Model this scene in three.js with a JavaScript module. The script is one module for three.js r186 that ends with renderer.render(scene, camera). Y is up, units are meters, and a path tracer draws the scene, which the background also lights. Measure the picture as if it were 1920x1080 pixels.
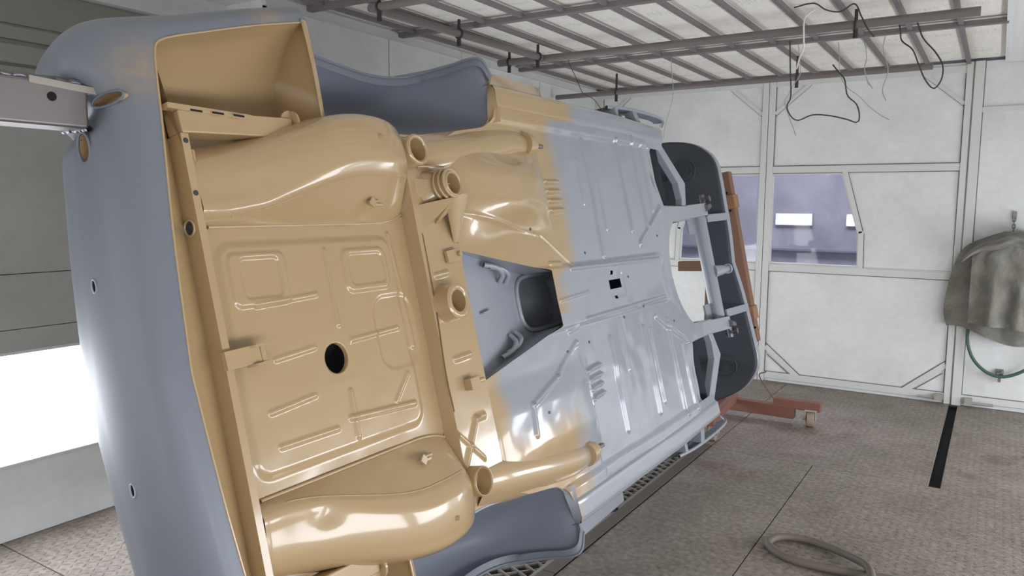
import * as THREE from 'three';
import { RoundedBoxGeometry } from 'three/addons/geometries/RoundedBoxGeometry.js';
import { mergeGeometries } from 'three/addons/utils/BufferGeometryUtils.js';
import { ImprovedNoise } from 'three/addons/math/ImprovedNoise.js';
import { RectAreaLightUniformsLib } from 'three/addons/lights/RectAreaLightUniformsLib.js';

// ---------------------------------------------------------------- camera, light, exposure
const scene = new THREE.Scene();
scene.background = new THREE.Color(0x000000);
const camera = new THREE.PerspectiveCamera(41.46, 16 / 9, 0.05, 60);
camera.position.set(0, 1.5, 0);
camera.rotation.order = 'YXZ';
camera.rotation.set(-0.1094, 0.5658, 0.0083);
const renderer = new THREE.WebGLRenderer({ antialias: true });
renderer.toneMapping = THREE.LinearToneMapping;
renderer.toneMappingExposure = 1.0;
renderer.shadowMap.enabled = true;
RectAreaLightUniformsLib.init();
const LEFT_LIGHT = 5.5, RIGHT_LIGHT = 10.5, FRONT_FILL = 2.6, BEYOND_LIGHT = 9;
const RIGHT_Z = [0.3, -1.6, -3.5, -5.4];
const BOX_COLOR = 0xf1f5fd;
function areaLight(x, y, z, w, h, intensity, tx, ty, tz, color = BOX_COLOR) {
  const l = new THREE.RectAreaLight(color, intensity, w, h);
  l.position.set(x, y, z); l.lookAt(tx, ty, tz); l.castShadow = true; scene.add(l); return l;
}
// long light boxes low in both long walls; the far left one is added fill
areaLight(-3.575, 0.585, -0.75, 3.1, 0.50, LEFT_LIGHT, 0, 0.585, -0.75);
areaLight(-3.27, 0.585, -4.70, 3.0, 0.50, LEFT_LIGHT, 0, 0.585, -4.70);  // unseen box added behind the car to brighten ceiling and back wall
for (const z of RIGHT_Z) areaLight(1.475, 0.62, z, 1.5, 0.58, RIGHT_LIGHT, 0, 0.62, z);

const FRONT_X = [-2.9, -1.75, 0.75];
for (const x of FRONT_X) areaLight(x, 1.25, 1.575, 0.62, 2.0, FRONT_FILL, x, 1.25, 0);  // added tall boxes in place of daylight from behind the camera

// ---------------------------------------------------------------- helpers
const noise = new ImprovedNoise();
const N = (x, y, z = 0) => noise.noise(x, y, z);
const fbm = (x, y, z = 0, o = 4) => { let s = 0, a = 0.5; for (let i = 0; i < o; i++) { s += a * N(x, y, z + i * 7.3); x *= 2.03; y *= 2.03; a *= 0.5; } return s; };
let seed = 12345; const rnd = () => ((seed = (seed * 1664525 + 1013904223) >>> 0) / 4294967296);
const clamp = (x, a = 0, b = 1) => Math.min(b, Math.max(a, x));
const ss = (a, b, x) => { const t = clamp((x - a) / (b - a)); return t * t * (3 - 2 * t); };
const lerp = (a, b, t) => a + (b - a) * t;
const V = (x, y, z) => new THREE.Vector3(x, y, z);
const taken = {};
function numbered(name) { const k = taken[name] = (taken[name] ?? -1) + 1; return k ? `${name}_${String(k).padStart(3, '0')}` : name; }
function mesh(name, geo, mat, parent = scene) {
  const g = Array.isArray(geo) ? mergeGeometries(geo.map(q => { const r = q.index ? q.toNonIndexed() : q.clone(); for (const k of Object.keys(r.attributes)) if (!['position', 'normal', 'uv'].includes(k)) r.deleteAttribute(k); return r; })) : geo;
  const m = new THREE.Mesh(g, mat); m.name = parent === scene ? numbered(name) : name; m.castShadow = m.receiveShadow = true; parent.add(m); return m;
}
function group(name, parent = scene) { const o = new THREE.Group(); o.name = parent === scene ? numbered(name) : name; parent.add(o); return o; }
function tag(o, label, category, grp) { o.userData.label = label; o.userData.category = category; if (grp) o.userData.group = grp; return o; }
function struct(o, label) { o.userData.kind = 'structure'; if (label) o.userData.label = label; return o; }
const box = (w, h, d, x = 0, y = 0, z = 0) => new THREE.BoxGeometry(w, h, d).translate(x, y, z);
const rbox = (w, h, d, x = 0, y = 0, z = 0, r = 0.004) => new RoundedBoxGeometry(w, h, d, 2, Math.min(r, w / 2.1, h / 2.1, d / 2.1)).translate(x, y, z);
const boxBetween = (x0, x1, y0, y1, z0, z1) => box(x1 - x0, y1 - y0, z1 - z0, (x0 + x1) / 2, (y0 + y1) / 2, (z0 + z1) / 2);
const curve = (pts, closed = false) => new THREE.CatmullRomCurve3(pts.map(p => p.isVector3 ? p : V(...p)), closed, 'centripetal');
const tube = (pts, r, seg = 60, rad = 8, closed = false) => new THREE.TubeGeometry(curve(pts, closed), seg, r, rad, closed);
function orient(geo, a, b) { // a geometry along +y, centred, to the segment a-b
  const d = b.clone().sub(a), q = new THREE.Quaternion().setFromUnitVectors(V(0, 1, 0), d.clone().normalize());
  return geo.applyQuaternion(q).translate((a.x + b.x) / 2, (a.y + b.y) / 2, (a.z + b.z) / 2);
}
const cyl = (a, b, r0, r1 = r0, seg = 24, open = false) => orient(new THREE.CylinderGeometry(r1, r0, a.distanceTo(b), seg, 1, open), a, b);
const bar = (a, b, w, d) => { // box beam from a to b
  const L = a.distanceTo(b), g = new RoundedBoxGeometry(w, d, L, 2, Math.min(w, d) * 0.08);
  const m = new THREE.Matrix4().lookAt(b, a, V(0, 1, 0.0001)); g.applyMatrix4(m); return g.translate((a.x + b.x) / 2, (a.y + b.y) / 2, (a.z + b.z) / 2);
};
// parametric sheet: f(s,t) -> Vector3 ; colour(point) -> [r,g,b]; skip(i,j) leaves a hole
function sheet(nu, nv, f, colour, skip) {
  const pos = [], uv = [], col = [], idx = [];
  for (let j = 0; j <= nv; j++) for (let i = 0; i <= nu; i++) {
    const p = f(i / nu, j / nv); pos.push(p.x, p.y, p.z); uv.push(i / nu, j / nv);
    if (colour) col.push(...colour(p));
  }
  for (let j = 0; j < nv; j++) for (let i = 0; i < nu; i++) {
    if (skip && skip((i + 0.5) / nu, (j + 0.5) / nv)) continue;
    const a = j * (nu + 1) + i, b = a + 1, c = a + nu + 1, d = c + 1; idx.push(a, b, d, a, d, c);
  }
  const g = new THREE.BufferGeometry();
  g.setAttribute('position', new THREE.Float32BufferAttribute(pos, 3)); g.setAttribute('uv', new THREE.Float32BufferAttribute(uv, 2));
  if (colour) g.setAttribute('color', new THREE.Float32BufferAttribute(col, 3));
  g.setIndex(idx); g.computeVertexNormals(); return g;
}
function tex(w, h, fn, srgb = true) {
  const d = new Uint8Array(w * h * 4);
  for (let y = 0; y < h; y++) for (let x = 0; x < w; x++) { const c = fn(x / w, y / h); const k = (y * w + x) * 4; d[k] = clamp(c[0], 0, 255); d[k + 1] = clamp(c[1], 0, 255); d[k + 2] = clamp(c[2], 0, 255); d[k + 3] = 255; }
  const t = new THREE.DataTexture(d, w, h); t.wrapS = t.wrapT = THREE.RepeatWrapping; t.magFilter = THREE.LinearFilter; t.minFilter = THREE.LinearMipmapLinearFilter; t.generateMipmaps = true;
  if (srgb) t.colorSpace = THREE.SRGBColorSpace; t.needsUpdate = true; return t;
}
function worldUV(g, ax, ay, scale = 1) { // uv in metres from two position axes
  const p = g.attributes.position, a = new Float32Array(p.count * 2);
  for (let i = 0; i < p.count; i++) { a[2 * i] = p.getComponent(i, ax) * scale; a[2 * i + 1] = p.getComponent(i, ay) * scale; }
  g.setAttribute('uv', new THREE.BufferAttribute(a, 2)); return g;
}
const std = (color, roughness = 0.6, metalness = 0, more = {}) => new THREE.MeshStandardMaterial({ color, roughness, metalness, side: THREE.DoubleSide, ...more });
const phys = (color, more) => new THREE.MeshPhysicalMaterial({ color, side: THREE.DoubleSide, ...more });
const lin = hex => { const c = new THREE.Color(hex); return [c.r, c.g, c.b]; };

// ---------------------------------------------------------------- materials
const TAN = 0xb39870, GREY = 0x747982, SILVER = 0x9a9ea6;
const M = {
  tan: phys(TAN, { roughness: 0.3, clearcoat: 0.9, clearcoatRoughness: 0.09 }),
  grey: phys(GREY, { roughness: 0.42, clearcoat: 0.12, clearcoatRoughness: 0.3 }),
  greyPaint: phys(0xffffff, { roughness: 0.42, clearcoat: 0.12, clearcoatRoughness: 0.3, vertexColors: true }),
  archGrey: std(0x7b7f8a, 0.5),
  silver: phys(SILVER, { roughness: 0.36, clearcoat: 0.45, clearcoatRoughness: 0.16 }),
  paint: phys(0xffffff, { roughness: 0.32, clearcoat: 0.9, clearcoatRoughness: 0.10, vertexColors: true }),
  dark: std(0x383c43, 0.6), darkGrey: std(0x5a5e66, 0.55), black: std(0x0c0c0e, 0.9),
  raw: std(0x8b8482, 0.42, 0.75), weld: std(0x77757a, 0.35, 0.8),
  rust: std(0x86594c, 0.7), wood: std(0x86634f, 0.75), caster: std(0xa08d7c, 0.7),
  pipe: std(0x7d7673, 0.5, 0.1), tbar: std(0x7a7273, 0.6), wireDark: std(0x4a4442, 0.7), wireGrey: std(0xb4b2ac, 0.7), wireWhite: std(0xe8e6e0, 0.6),
  frame: std(0xdcddd8, 0.55), hose: std(0x6e655a, 0.6), green: std(0x44614f, 0.5), steel: std(0x8a8a88, 0.4, 0.7),
};
const wallTex = tex(512, 512, (x, y) => { const n = fbm(x * 6, y * 6, 1) * 14 + fbm(x * 40, y * 40, 5, 2) * 8 + Math.max(0, fbm(x * 3, y * 3, 9) - 0.2) * -45; return [232 + n, 233 + n, 231 + n]; });
const wallGrey = tex(512, 512, (x, y) => { const n = fbm(x * 5, y * 5, 2) * 16 + fbm(x * 40, y * 40, 5, 2) * 8; return [178 + n, 178 + n, 172 + n]; });
const wallMat = new THREE.MeshStandardMaterial({ map: wallTex, roughness: 0.5, side: THREE.DoubleSide });
const wallGreyMat = new THREE.MeshStandardMaterial({ map: wallGrey, roughness: 0.6, side: THREE.DoubleSide });
const slatMat = std(0x9b9c90, 0.6);
// chequer plate: raised short lozenges, dust and stains
const PL = 0.14; // metres per repeat
const plateBump = tex(256, 256, (x, y) => {
  let v = 0; const n = 4;
  for (let i = -1; i <= n; i++) for (let j = -1; j <= n; j++) {
    const cx = (i + 0.5) / n, cy = (j + 0.5) / n, a = ((i + j) & 1) ? Math.PI / 4 : -Math.PI / 4;
    const dx = x - cx, dy = y - cy, p = dx * Math.cos(a) + dy * Math.sin(a), q = -dx * Math.sin(a) + dy * Math.cos(a);
    v = Math.max(v, 1 - ss(0.55, 1, Math.hypot(p / 0.1, q / 0.034)));
  }
  return [v * 255, v * 255, v * 255];
}, false);
const stain = tex(1024, 1024, (x, y) => {
  const a = fbm(x * 5, y * 5, 3, 5), b = fbm(x * 14, y * 14, 8, 4), c = fbm(x * 90, y * 90, 4, 2), s = ss(0.12, 0.42, fbm(x * 7 + 3, y * 7, 21, 4));
  const k = a * 20 + b * 16 + c * 44;
  return [144 + k - s * 14, 134 + k - s * 18, 124 + k - s * 17];
});
stain.repeat.set(0.42, 0.42); plateBump.repeat.set(1 / PL, 1 / PL);
const plateMat = new THREE.MeshStandardMaterial({ map: stain, bumpMap: plateBump, bumpScale: 0.005, roughness: 0.62, metalness: 0.12, side: THREE.DoubleSide });

// ---------------------------------------------------------------- the booth: floor
const XR = 1.5, ZF = 1.6, ZB = -6.65, H = 2.57;
const floor = struct(group('floor'), 'dusty chequer plate steel floor of the spray booth');
mesh('subfloor', [boxBetween(-1.49, 1.7, -0.5, -0.03, -6.75, 1.7), boxBetween(-3.8, -2.5, -0.5, -0.03, -6.75, 1.7), boxBetween(-2.5, -1.49, -0.5, -0.03, -6.75, -4.62)], M.black, floor);
function plate(x0, x1, z0, z1) {
  const g = 0.0025, b = new RoundedBoxGeometry(x1 - x0 - 2 * g, 0.03, z1 - z0 - 2 * g, 1, 0.002).translate((x0 + x1) / 2, -0.015, (z0 + z1) / 2);
  mesh('floor_plate', worldUV(b, 0, 2), plateMat, floor);
}
for (const [z0, z1] of [[-4.58, -2.1], [-2.1, 0], [0, 1.6]]) {
  plate(-1.43, -0.82, z0, z1); plate(-0.82, 0.25, z0, z1); plate(0.25, 1.5, z0, z1);
}
plate(-0.17, 1.5, ZB, -4.58); plate(-1.43, -0.225, ZB, -4.58); plate(-2.9, -1.43, ZB, -4.62); plate(-3.6, -2.9, ZB, -4.62);
for (const [z0, z1] of [[-4.62, -3.1], [-3.1, -1.5], [-1.5, 0], [0, 1.6]]) plate(-3.6, -2.5, z0, z1);
mesh('pit_floor', boxBetween(-2.6, -1.5, -0.55, -0.5, -4.7, 1.7), M.black, floor);
for (const [z0, z1] of [[-4.62, -2.6], [-2.6, -0.6], [-0.6, 1.6]]) mesh('frame_strip', boxBetween(-1.492, -1.435, -0.03, 0.004, z0 + 0.003, z1 - 0.003), std(0x6e665e, 0.6, 0.3), floor);
mesh('frame_strip', boxBetween(-2.5, -1.492, -0.03, 0.004, -4.62, -4.56), std(0x6e665e, 0.6, 0.3), floor);
// corrugated filter media lying in the pit under the grating
mesh('pit_filter', sheet(8, 700, (s, t) => V(lerp(-2.5, -1.49, s), -0.09 + 0.02 * Math.sin(t * Math.PI * 2 * 110), lerp(-4.56, 1.5, t))), std(0x4b4541, 0.95), floor);
// gratings
const barMat = std(0x9a958e, 0.5, 0.45);
const barA = new THREE.BoxGeometry(1, 0.022, 0.006);
let gi = 0;
for (const [z0, z1] of [[-4.555, -3.36], [-3.31, -2.1], [-2.05, -0.85]]) {
  const g = group('floor_grate');
  tag(g, ['steel mesh floor grating beside the red stand leg', 'steel mesh floor grating under the silver sill of the car body', 'steel mesh floor grating under the tan rear of the car body'][gi++], 'grate', 'pit gratings');
  g.position.set(-1.99, 0, (z0 + z1) / 2);
  const w = 0.98, L = z1 - z0;
  mesh('grate_frame', [box(0.02, 0.03, L, -w / 2, -0.012, 0), box(0.02, 0.03, L, w / 2, -0.012, 0), box(w, 0.03, 0.02, 0, -0.012, -L / 2 + 0.01), box(w, 0.03, 0.02, 0, -0.012, L / 2 - 0.01)], barMat, g);
  // slanting strips both ways, cut to the frame
  const step = 0.062;
  for (const [sx, sl] of [[1, 0.42], [-1, 1.15]]) {
    for (let c = -2; c < 2; c += step * (sx > 0 ? 1 : 1.25)) {
      // line z = c + sx*sl*x over x in [-w/2, w/2], clipped in z
      let xa = -w / 2, xb = w / 2; const k = sx * sl, lo = -L / 2, hi = L / 2;
      const t0 = (lo - c) / k, t1 = (hi - c) / k; xa = Math.max(xa, Math.min(t0, t1)); xb = Math.min(xb, Math.max(t0, t1));
      if (xb - xa < 0.03) continue;
      const za = c + k * xa, zb = c + k * xb, len = Math.hypot(xb - xa, zb - za);
      const m = mesh('grate_bar', barA, barMat, g); m.scale.x = len; m.position.set((xa + xb) / 2, sx > 0 ? -0.012 : -0.016, (za + zb) / 2); m.rotation.y = -Math.atan2(zb - za, xb - xa);
    }
  }
}

// ---------------------------------------------------------------- left wall
const wl = struct(group('wall_left'), 'left booth wall with low light box and ribbed shutter');
const XL = -3.6, ZS = -2.75;
const slab = (x0, x1, y0, y1, z0, z1, mat, parent, name = 'wall_panel') => mesh(name, worldUV(boxBetween(x0, x1, y0, y1, z0, z1), 2, 1, 0.5), mat, parent);
slab(XL - 0.1, XL, 0, 0.33, ZS, ZF, wallMat, wl);
slab(XL - 0.1, XL - 0.06, 0.33, 0.84, ZS, ZF, wallMat, wl);
slab(XL - 0.1, XL, 0.33, 0.84, ZS, -2.32, wallMat, wl); slab(XL - 0.1, XL, 0.33, 0.84, 0.82, ZF, wallMat, wl);
slab(XL - 0.1, XL, 0.84, 0.935, ZS, ZF, wallGreyMat, wl); slab(XL - 0.1, XL - 0.003, 0.938, 1.178, ZS, ZF, wallGreyMat, wl);
slab(XL - 0.1, XL, 1.182, 1.82, ZS, ZF, wallGreyMat, wl);
slab(XL - 0.1, XL - 0.03, 1.82, 2.42, ZS, ZF, wallGreyMat, wl); slab(XL - 0.1, XL + 0.02, 2.42, H + 0.06, ZS, ZF, wallMat, wl);
for (const [y0, y1, d] of [[1.825, 1.90, 0.0], [1.908, 1.98, 0.012], [1.988, 2.075, 0.0], [2.085, 2.165, 0.012], [2.185, 2.243, 0.004], [2.252, 2.415, -0.012]]) mesh('slat', rbox(0.02, y1 - y0, ZF - ZS - 0.02, XL - 0.02 + d, (y0 + y1) / 2, (ZF + ZS) / 2, 0.006), slatMat, wl);
const XF = -3.3; // the far bays stand a little proud
for (const [z0, z1] of [[ZB, -5.6], [-5.6, -4.66], [-4.66, -3.73], [-3.73, ZS]]) {
  slab(XF - 0.1, XF, 0, 2.22, z0 + 0.004, z1 - 0.004, wallMat, wl); slab(XF - 0.1, XF, 2.225, H + 0.06, z0 + 0.004, z1 - 0.004, wallMat, wl);
}
mesh('wall_return', boxBetween(XL - 0.1, XF, 0, H + 0.06, ZS - 0.03, ZS), wallMat, wl); mesh('wall_backing', boxBetween(XL - 0.15, XF - 0.09, 0, H, ZB - 0.1, ZS - 0.06), wallMat, wl);
mesh('wall_backing', boxBetween(XF - 0.1, XF + 0.002, H - 0.03, H + 0.055, ZB, ZS - 0.04), wallMat, wl); mesh('top_trim', boxBetween(XF, XF + 0.03, H - 0.05, H, ZB, ZS), M.frame, wl);

// light boxes: housing, glowing pane, thin frame
const glow = i => new THREE.MeshStandardMaterial({ color: 0xffffff, emissive: BOX_COLOR, emissiveIntensity: i, roughness: 0.5 });
function lightBox(label, x, y, z, w, h, face, e) {
  const g = group('light_box'); g.position.set(x, y, z); g.rotation.y = face; tag(g, label, 'light box', 'booth wall light boxes');
  mesh('housing', boxBetween(-w / 2, w / 2, -h / 2, h / 2, -0.05, -0.02), M.frame, g);
  mesh('light_pane', boxBetween(-w / 2 + 0.01, w / 2 - 0.01, -h / 2 + 0.01, h / 2 - 0.01, -0.02, -0.008), glow(e), g);
  mesh('pane_frame', [box(w, 0.012, 0.03, 0, h / 2 - 0.006, -0.01), box(w, 0.012, 0.03, 0, -h / 2 + 0.006, -0.01), box(0.012, h, 0.03, -w / 2 + 0.006, 0, -0.01), box(0.012, h, 0.03, w / 2 - 0.006, 0, -0.01)], M.frame, g);
  return g;
}
lightBox('added white light box hidden behind the silver floor pan', XF + 0.05, 0.585, -4.70, 3.03, 0.51, Math.PI / 2, 2.2).position.x = XF + 0.002;
lightBox('glowing white light box low in the wall beside the grey car tail', XL, 0.585, -0.75, 3.13, 0.51, Math.PI / 2, 2.2);

// ---------------------------------------------------------------- right and front walls (mostly out of the picture)
const wr = struct(group('wall_right'), 'right booth wall with light boxes');
slab(XR, XR + 0.1, 0, H, ZB, ZF, wallMat, wr);
RIGHT_Z.forEach((z, i) => { lightBox(`light box on the right wall opposite ${['the steel tail arm', 'the tan trunk floor', 'the silver floor pan', 'the rust red stand'][i]}`, XR, 0.62, z, 1.52, 0.6, -Math.PI / 2, 2.2).position.x = XR - 0.001; });
const wf = struct(group('wall_front'), 'booth wall behind the camera');
mesh('wall_panel', worldUV(boxBetween(-3.8, 1.6, 0, H, ZF, ZF + 0.1), 0, 1, 0.5), wallMat, wf);
FRONT_X.forEach((x, i) => lightBox(['added tall light box in the corner by the left wall', 'added tall light box behind the steel tail arm', 'added tall light box by the right wall'][i], x, 1.25, ZF - 0.001, 0.64, 2.02, Math.PI, 2.2));

// ---------------------------------------------------------------- back wall: two door leaves with panes, fixed panel at the right
const wb = struct(group('wall_back'), 'white back wall with framed double doors');
const P2 = (pts) => { const s = new THREE.Shape(); pts.forEach(([x, y], i) => i ? s.lineTo(x, y) : s.moveTo(x, y)); s.closePath(); return s; };
const paneR = [[-1.62, 1.765], [-1.09, 1.765], [-0.95, 1.29], [-0.94, 1.03], [-1.62, 1.03]], paneL = paneR.map(([x, y]) => [-3.36 - x, y]);
function panelShape(pts, hole, name = 'door_panel') {
  const s = P2(pts); if (hole) s.holes.push(new THREE.Path(hole.map(([x, y]) => new THREE.Vector2(x, y))));
  const g = new THREE.ExtrudeGeometry(s, { depth: 0.03, bevelEnabled: false }).translate(0, 0, ZB - 0.045); mesh(name, worldUV(g, 0, 1, 0.5), wallMat, wb);
}
const R4 = (x0, x1, y0, y1) => [[x0, y0], [x1, y0], [x1, y1], [x0, y1]];
panelShape(R4(-1.7, -0.2, 0, 1.02)); panelShape(R4(-1.7, -0.2, 1.8, H)); panelShape(R4(-1.7, -0.2, 1.022, 1.798), paneR);
panelShape(R4(-3.35, -1.7, 0, 1.02)); panelShape(R4(-3.35, -1.7, 1.8, H)); panelShape(R4(-3.35, -1.7, 1.022, 1.798), paneL);
panelShape(R4(-0.2, 1.55, 0, H), null, 'fixed_panel');
const fz0 = ZB - 0.03, bm = (name, x0, x1, y0, y1, d = 0.03) => mesh(name, rbox(x1 - x0, y1 - y0, d, (x0 + x1) / 2, (y0 + y1) / 2, fz0 + d / 2, 0.004), M.frame, wb);
bm('door_post', -1.735, -1.685, 0, H, 0.04); bm('door_post', -1.68, -1.63, 0, H, 0.04); bm('door_post', -0.265, -0.222, 0.0, H, 0.04); bm('door_post', -0.212, -0.15, 0, H, 0.05); bm('door_post', -3.3, -3.22, 0, H, 0.04);
for (const [a, b] of [[-3.22, -1.735], [-1.63, -0.265]]) { bm('door_rail', a, b, 1.78, 1.835); bm('door_rail', a, b, 0.955, 1.012); bm('door_rail', a, b, 0.025, 0.08); bm('door_rail', a, b, H - 0.08, H - 0.02); }
bm('panel_rail', -0.15, 1.5, 0.03, 0.08); bm('panel_rail', -0.15, 1.5, 2.2, 2.24); bm('door_stile', -1.085, -1.04, 1.32, 1.78).rotation.set(0, 0, 0);
// sloping bars beside the cut-off pane corners, and corner braces
function brace(x0, y0, x1, y1, w = 0.045) { const L = Math.hypot(x1 - x0, y1 - y0), m = mesh('corner_brace', rbox(L, w, 0.026, 0, 0, 0, 0.003), M.frame, wb); m.position.set((x0 + x1) / 2, (y0 + y1) / 2, fz0 + 0.014); m.rotation.z = Math.atan2(y1 - y0, x1 - x0); return m; }
wb.remove(wb.children.find(c => c.name === 'door_stile'));
brace(-1.065, 1.79, -0.925, 1.29, 0.04); brace(-0.92, 1.31, -0.912, 1.01, 0.04);
brace(-2.295, 1.79, -2.435, 1.29, 0.04); brace(-2.44, 1.31, -2.448, 1.01, 0.04);
for (const [xa, xb] of [[-1.63, -0.265], [-3.22, -1.735]]) { brace(xa, 0.30, xa + 0.28, 0.06); brace(xb, 0.30, xb - 0.28, 0.06); brace(xa, H - 0.30, xa + 0.28, H - 0.06, 0.03); brace(xb, H - 0.30, xb - 0.28, H - 0.06, 0.03); }
const gapLineMat = std(0x77756f, 0.8);  // dark strips drawn as the gap and dirt lines along the door frames
const gapLine = (x0, y0, x1, y1) => { const L = Math.hypot(x1 - x0, y1 - y0), m = mesh('panel_gap_line', new THREE.BoxGeometry(L, 0.006, 0.008), gapLineMat, wb); m.position.set((x0 + x1) / 2, (y0 + y1) / 2, ZB - 0.013); m.rotation.z = Math.atan2(y1 - y0, x1 - x0); };
for (const [a, b] of [[-3.22, -1.735], [-1.63, -0.265]]) {
  for (const y of [1.838, 1.777, 0.952, 0.083]) gapLine(a, y, b, y);
  for (const x of [a + 0.003, b - 0.003]) { gapLine(x, 1.84, x, H - 0.08); gapLine(x, 0.085, x, 0.95); }
}
for (const sgn of [0, 1]) { const X = x => sgn ? -3.36 - x : x; gapLine(X(-1.04), 1.777, X(-0.90), 1.29); gapLine(X(-0.898), 1.29, X(-0.89), 1.015); }
for (const [xa, k] of [[-1.63, 1], [-0.265, -1], [-3.22, 1], [-1.735, -1]]) { gapLine(xa, 0.333, xa + k * 0.30, 0.078); gapLine(xa + k * 0.02, 0.23, xa + k * 0.2, 0.085); gapLine(xa, H - 0.32, xa + k * 0.29, H - 0.07); }
gapLine(-0.145, 0.083, 1.5, 0.083); gapLine(-0.147, 0.083, -0.147, H); gapLine(-0.268, 0.0, -0.268, H - 0.08);
mesh('bottom_bolt', [box(0.05, 0.05, 0.05, -0.3, 0.05, fz0 + 0.06), box(0.05, 0.05, 0.04, -0.1, 0.045, fz0 + 0.06), cyl(V(-0.44, 0.04, fz0 + 0.06), V(-0.3, 0.04, fz0 + 0.06), 0.008), cyl(V(-0.1, 0.035, fz0 + 0.06), V(0.06, 0.035, fz0 + 0.06), 0.01)], std(0xb0aca4, 0.5, 0.3), wb);
const glassMat = new THREE.MeshPhysicalMaterial({ color: 0xececf2, transmission: 1, roughness: 0.04, thickness: 0, ior: 1.45, side: THREE.DoubleSide });
[paneR, paneL].forEach((p, i) => { const m = mesh(`window_${i + 1}`, new THREE.ExtrudeGeometry(P2(p), { depth: 0.005, bevelEnabled: false }).translate(0, 0, ZB - 0.035), glassMat); struct(m, i ? 'door pane behind the brown rotating beam' : 'door pane with cut-off corner showing the room beyond'); });

// the room seen through the panes
const rb = struct(group('room_beyond'), 'dim violet grey room behind the door panes');
const violet = tex(256, 256, (x, y) => { const n = fbm(x * 5, y * 5, 14) * 34 + fbm(x * 30, y * 30, 3, 2) * 8; return [170 + n, 170 + n, 179 + n]; });
const violetMat = new THREE.MeshStandardMaterial({ map: violet, roughness: 0.8, side: THREE.DoubleSide });
mesh('far_wall', worldUV(boxBetween(-6, 1.6, 0, 3, -9.6, -9.5), 0, 1, 0.4), violetMat, rb);
mesh('side_wall', [boxBetween(-6.1, -6, 0, 3, -9.6, -6.72), boxBetween(1.6, 1.7, 0, 3, -9.6, -6.72)], violetMat, rb);
mesh('far_ceiling', boxBetween(-6, 1.6, 2.95, 3.05, -9.6, -6.72), violetMat, rb); mesh('far_floor', boxBetween(-6, 1.6, -0.1, 0, -9.6, -6.72), violetMat, rb);
mesh('ledge', boxBetween(-6, 1.6, 0.98, 1.0, -9.5, -9.42), std(0x8a8a9c, 0.8), rb); mesh('near_wall', [boxBetween(-6, -3.4, 0, 3, -6.8, -6.72), boxBetween(-3.4, 1.6, H, 3, -6.8, -6.7)], violetMat, rb);
for (const [x, w, l] of [[-2.05, 0.42, 'bright lamp seen whole through the pane in the room beyond'], [-1.26, 0.42, 'bright lamp half hidden behind the sloping edge of the pane']]) {
  const g = group('wall_lamp'); g.position.set(x, 1.35, -9.48); tag(g, l, 'lamp', 'lamps seen through the panes');
  mesh('lamp_body', boxBetween(-w / 2, w / 2, -0.07, 0.07, -0.02, 0.02), M.frame, g); mesh('lamp_pane', boxBetween(-w / 2 + 0.01, w / 2 - 0.01, -0.06, 0.06, 0.02, 0.03), glow(3), g);
}
areaLight(-1.7, 2.9, -8.0, 2.5, 1.0, BEYOND_LIGHT, -1.7, 0, -8.0, 0xfafaff);
{ const g = group('ceiling_lamp'); g.position.set(-1.7, 2.93, -8.0); tag(g, 'ceiling lamp of the room behind the door panes', 'lamp'); mesh('lamp_body', box(2.6, 0.03, 1.1), M.frame, g); mesh('lamp_pane', box(2.5, 0.01, 1.0, 0, -0.02, 0), glow(2), g); }

// ---------------------------------------------------------------- ceiling: filter panels held by bars
const ce = struct(group('ceiling'), 'ceiling of cream filter panels between grey bars');
mesh('roof_deck', boxBetween(-3.8, 1.7, H + 0.06, H + 0.15, -6.8, ZF + 0.2), wallMat, ce);
// faint blue print on the filter cloth, too worn to read
function printTex(sd) {
  let s = sd; const r = () => ((s = (s * 1103515245 + 12345) >>> 0) / 4294967296);
  const marks = []; for (const [cx, cy, n] of [[0.15, 0.28, 8], [0.25, 0.74, 9]]) { let x = cx; for (let i = 0; i < n; i++) { const w = 0.04 + r() * 0.03; for (let q = 0; q < 3; q++) marks.push([x + r() * w, cy + (r() - 0.5) * 0.03, 0.006 + r() * 0.012, 0.012 + r() * 0.02, r()]); x += w + 0.012; } }
  return tex(256, 512, (x, y) => {
    const n = fbm(x * 8, y * 14, sd) * 14 + fbm(x * 60, y * 110, sd, 2) * 9; let m = 0;
    for (const [a, b, w, h, k] of marks) { const d = Math.max(Math.abs(x - a) / w, Math.abs(y - b) / h); m = Math.max(m, (1 - ss(0.6, 1.3, d)) * (0.35 + 0.5 * k)); }
    m *= clamp(0.6 + fbm(x * 30, y * 30, sd + 3) * 1.6);
    return [lerp(240, 150, m * 0.55) + n, lerp(236, 175, m * 0.55) + n, lerp(226, 190, m * 0.5) + n];
  });
}
const filterMats = [1, 2, 3].map(i => new THREE.MeshStandardMaterial({ map: printTex(i * 77), roughness: 0.95, side: THREE.DoubleSide }));
const bx = []; for (let i = 0; i < 13; i++) bx.push(-0.255 - 0.263 * i);
const xs = [-0.03, ...bx.filter(x => x > -3.2), -3.3], zs = [ZB, -5.24, -3.81, -3.05, -1.6, -0.1, ZF];
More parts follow.
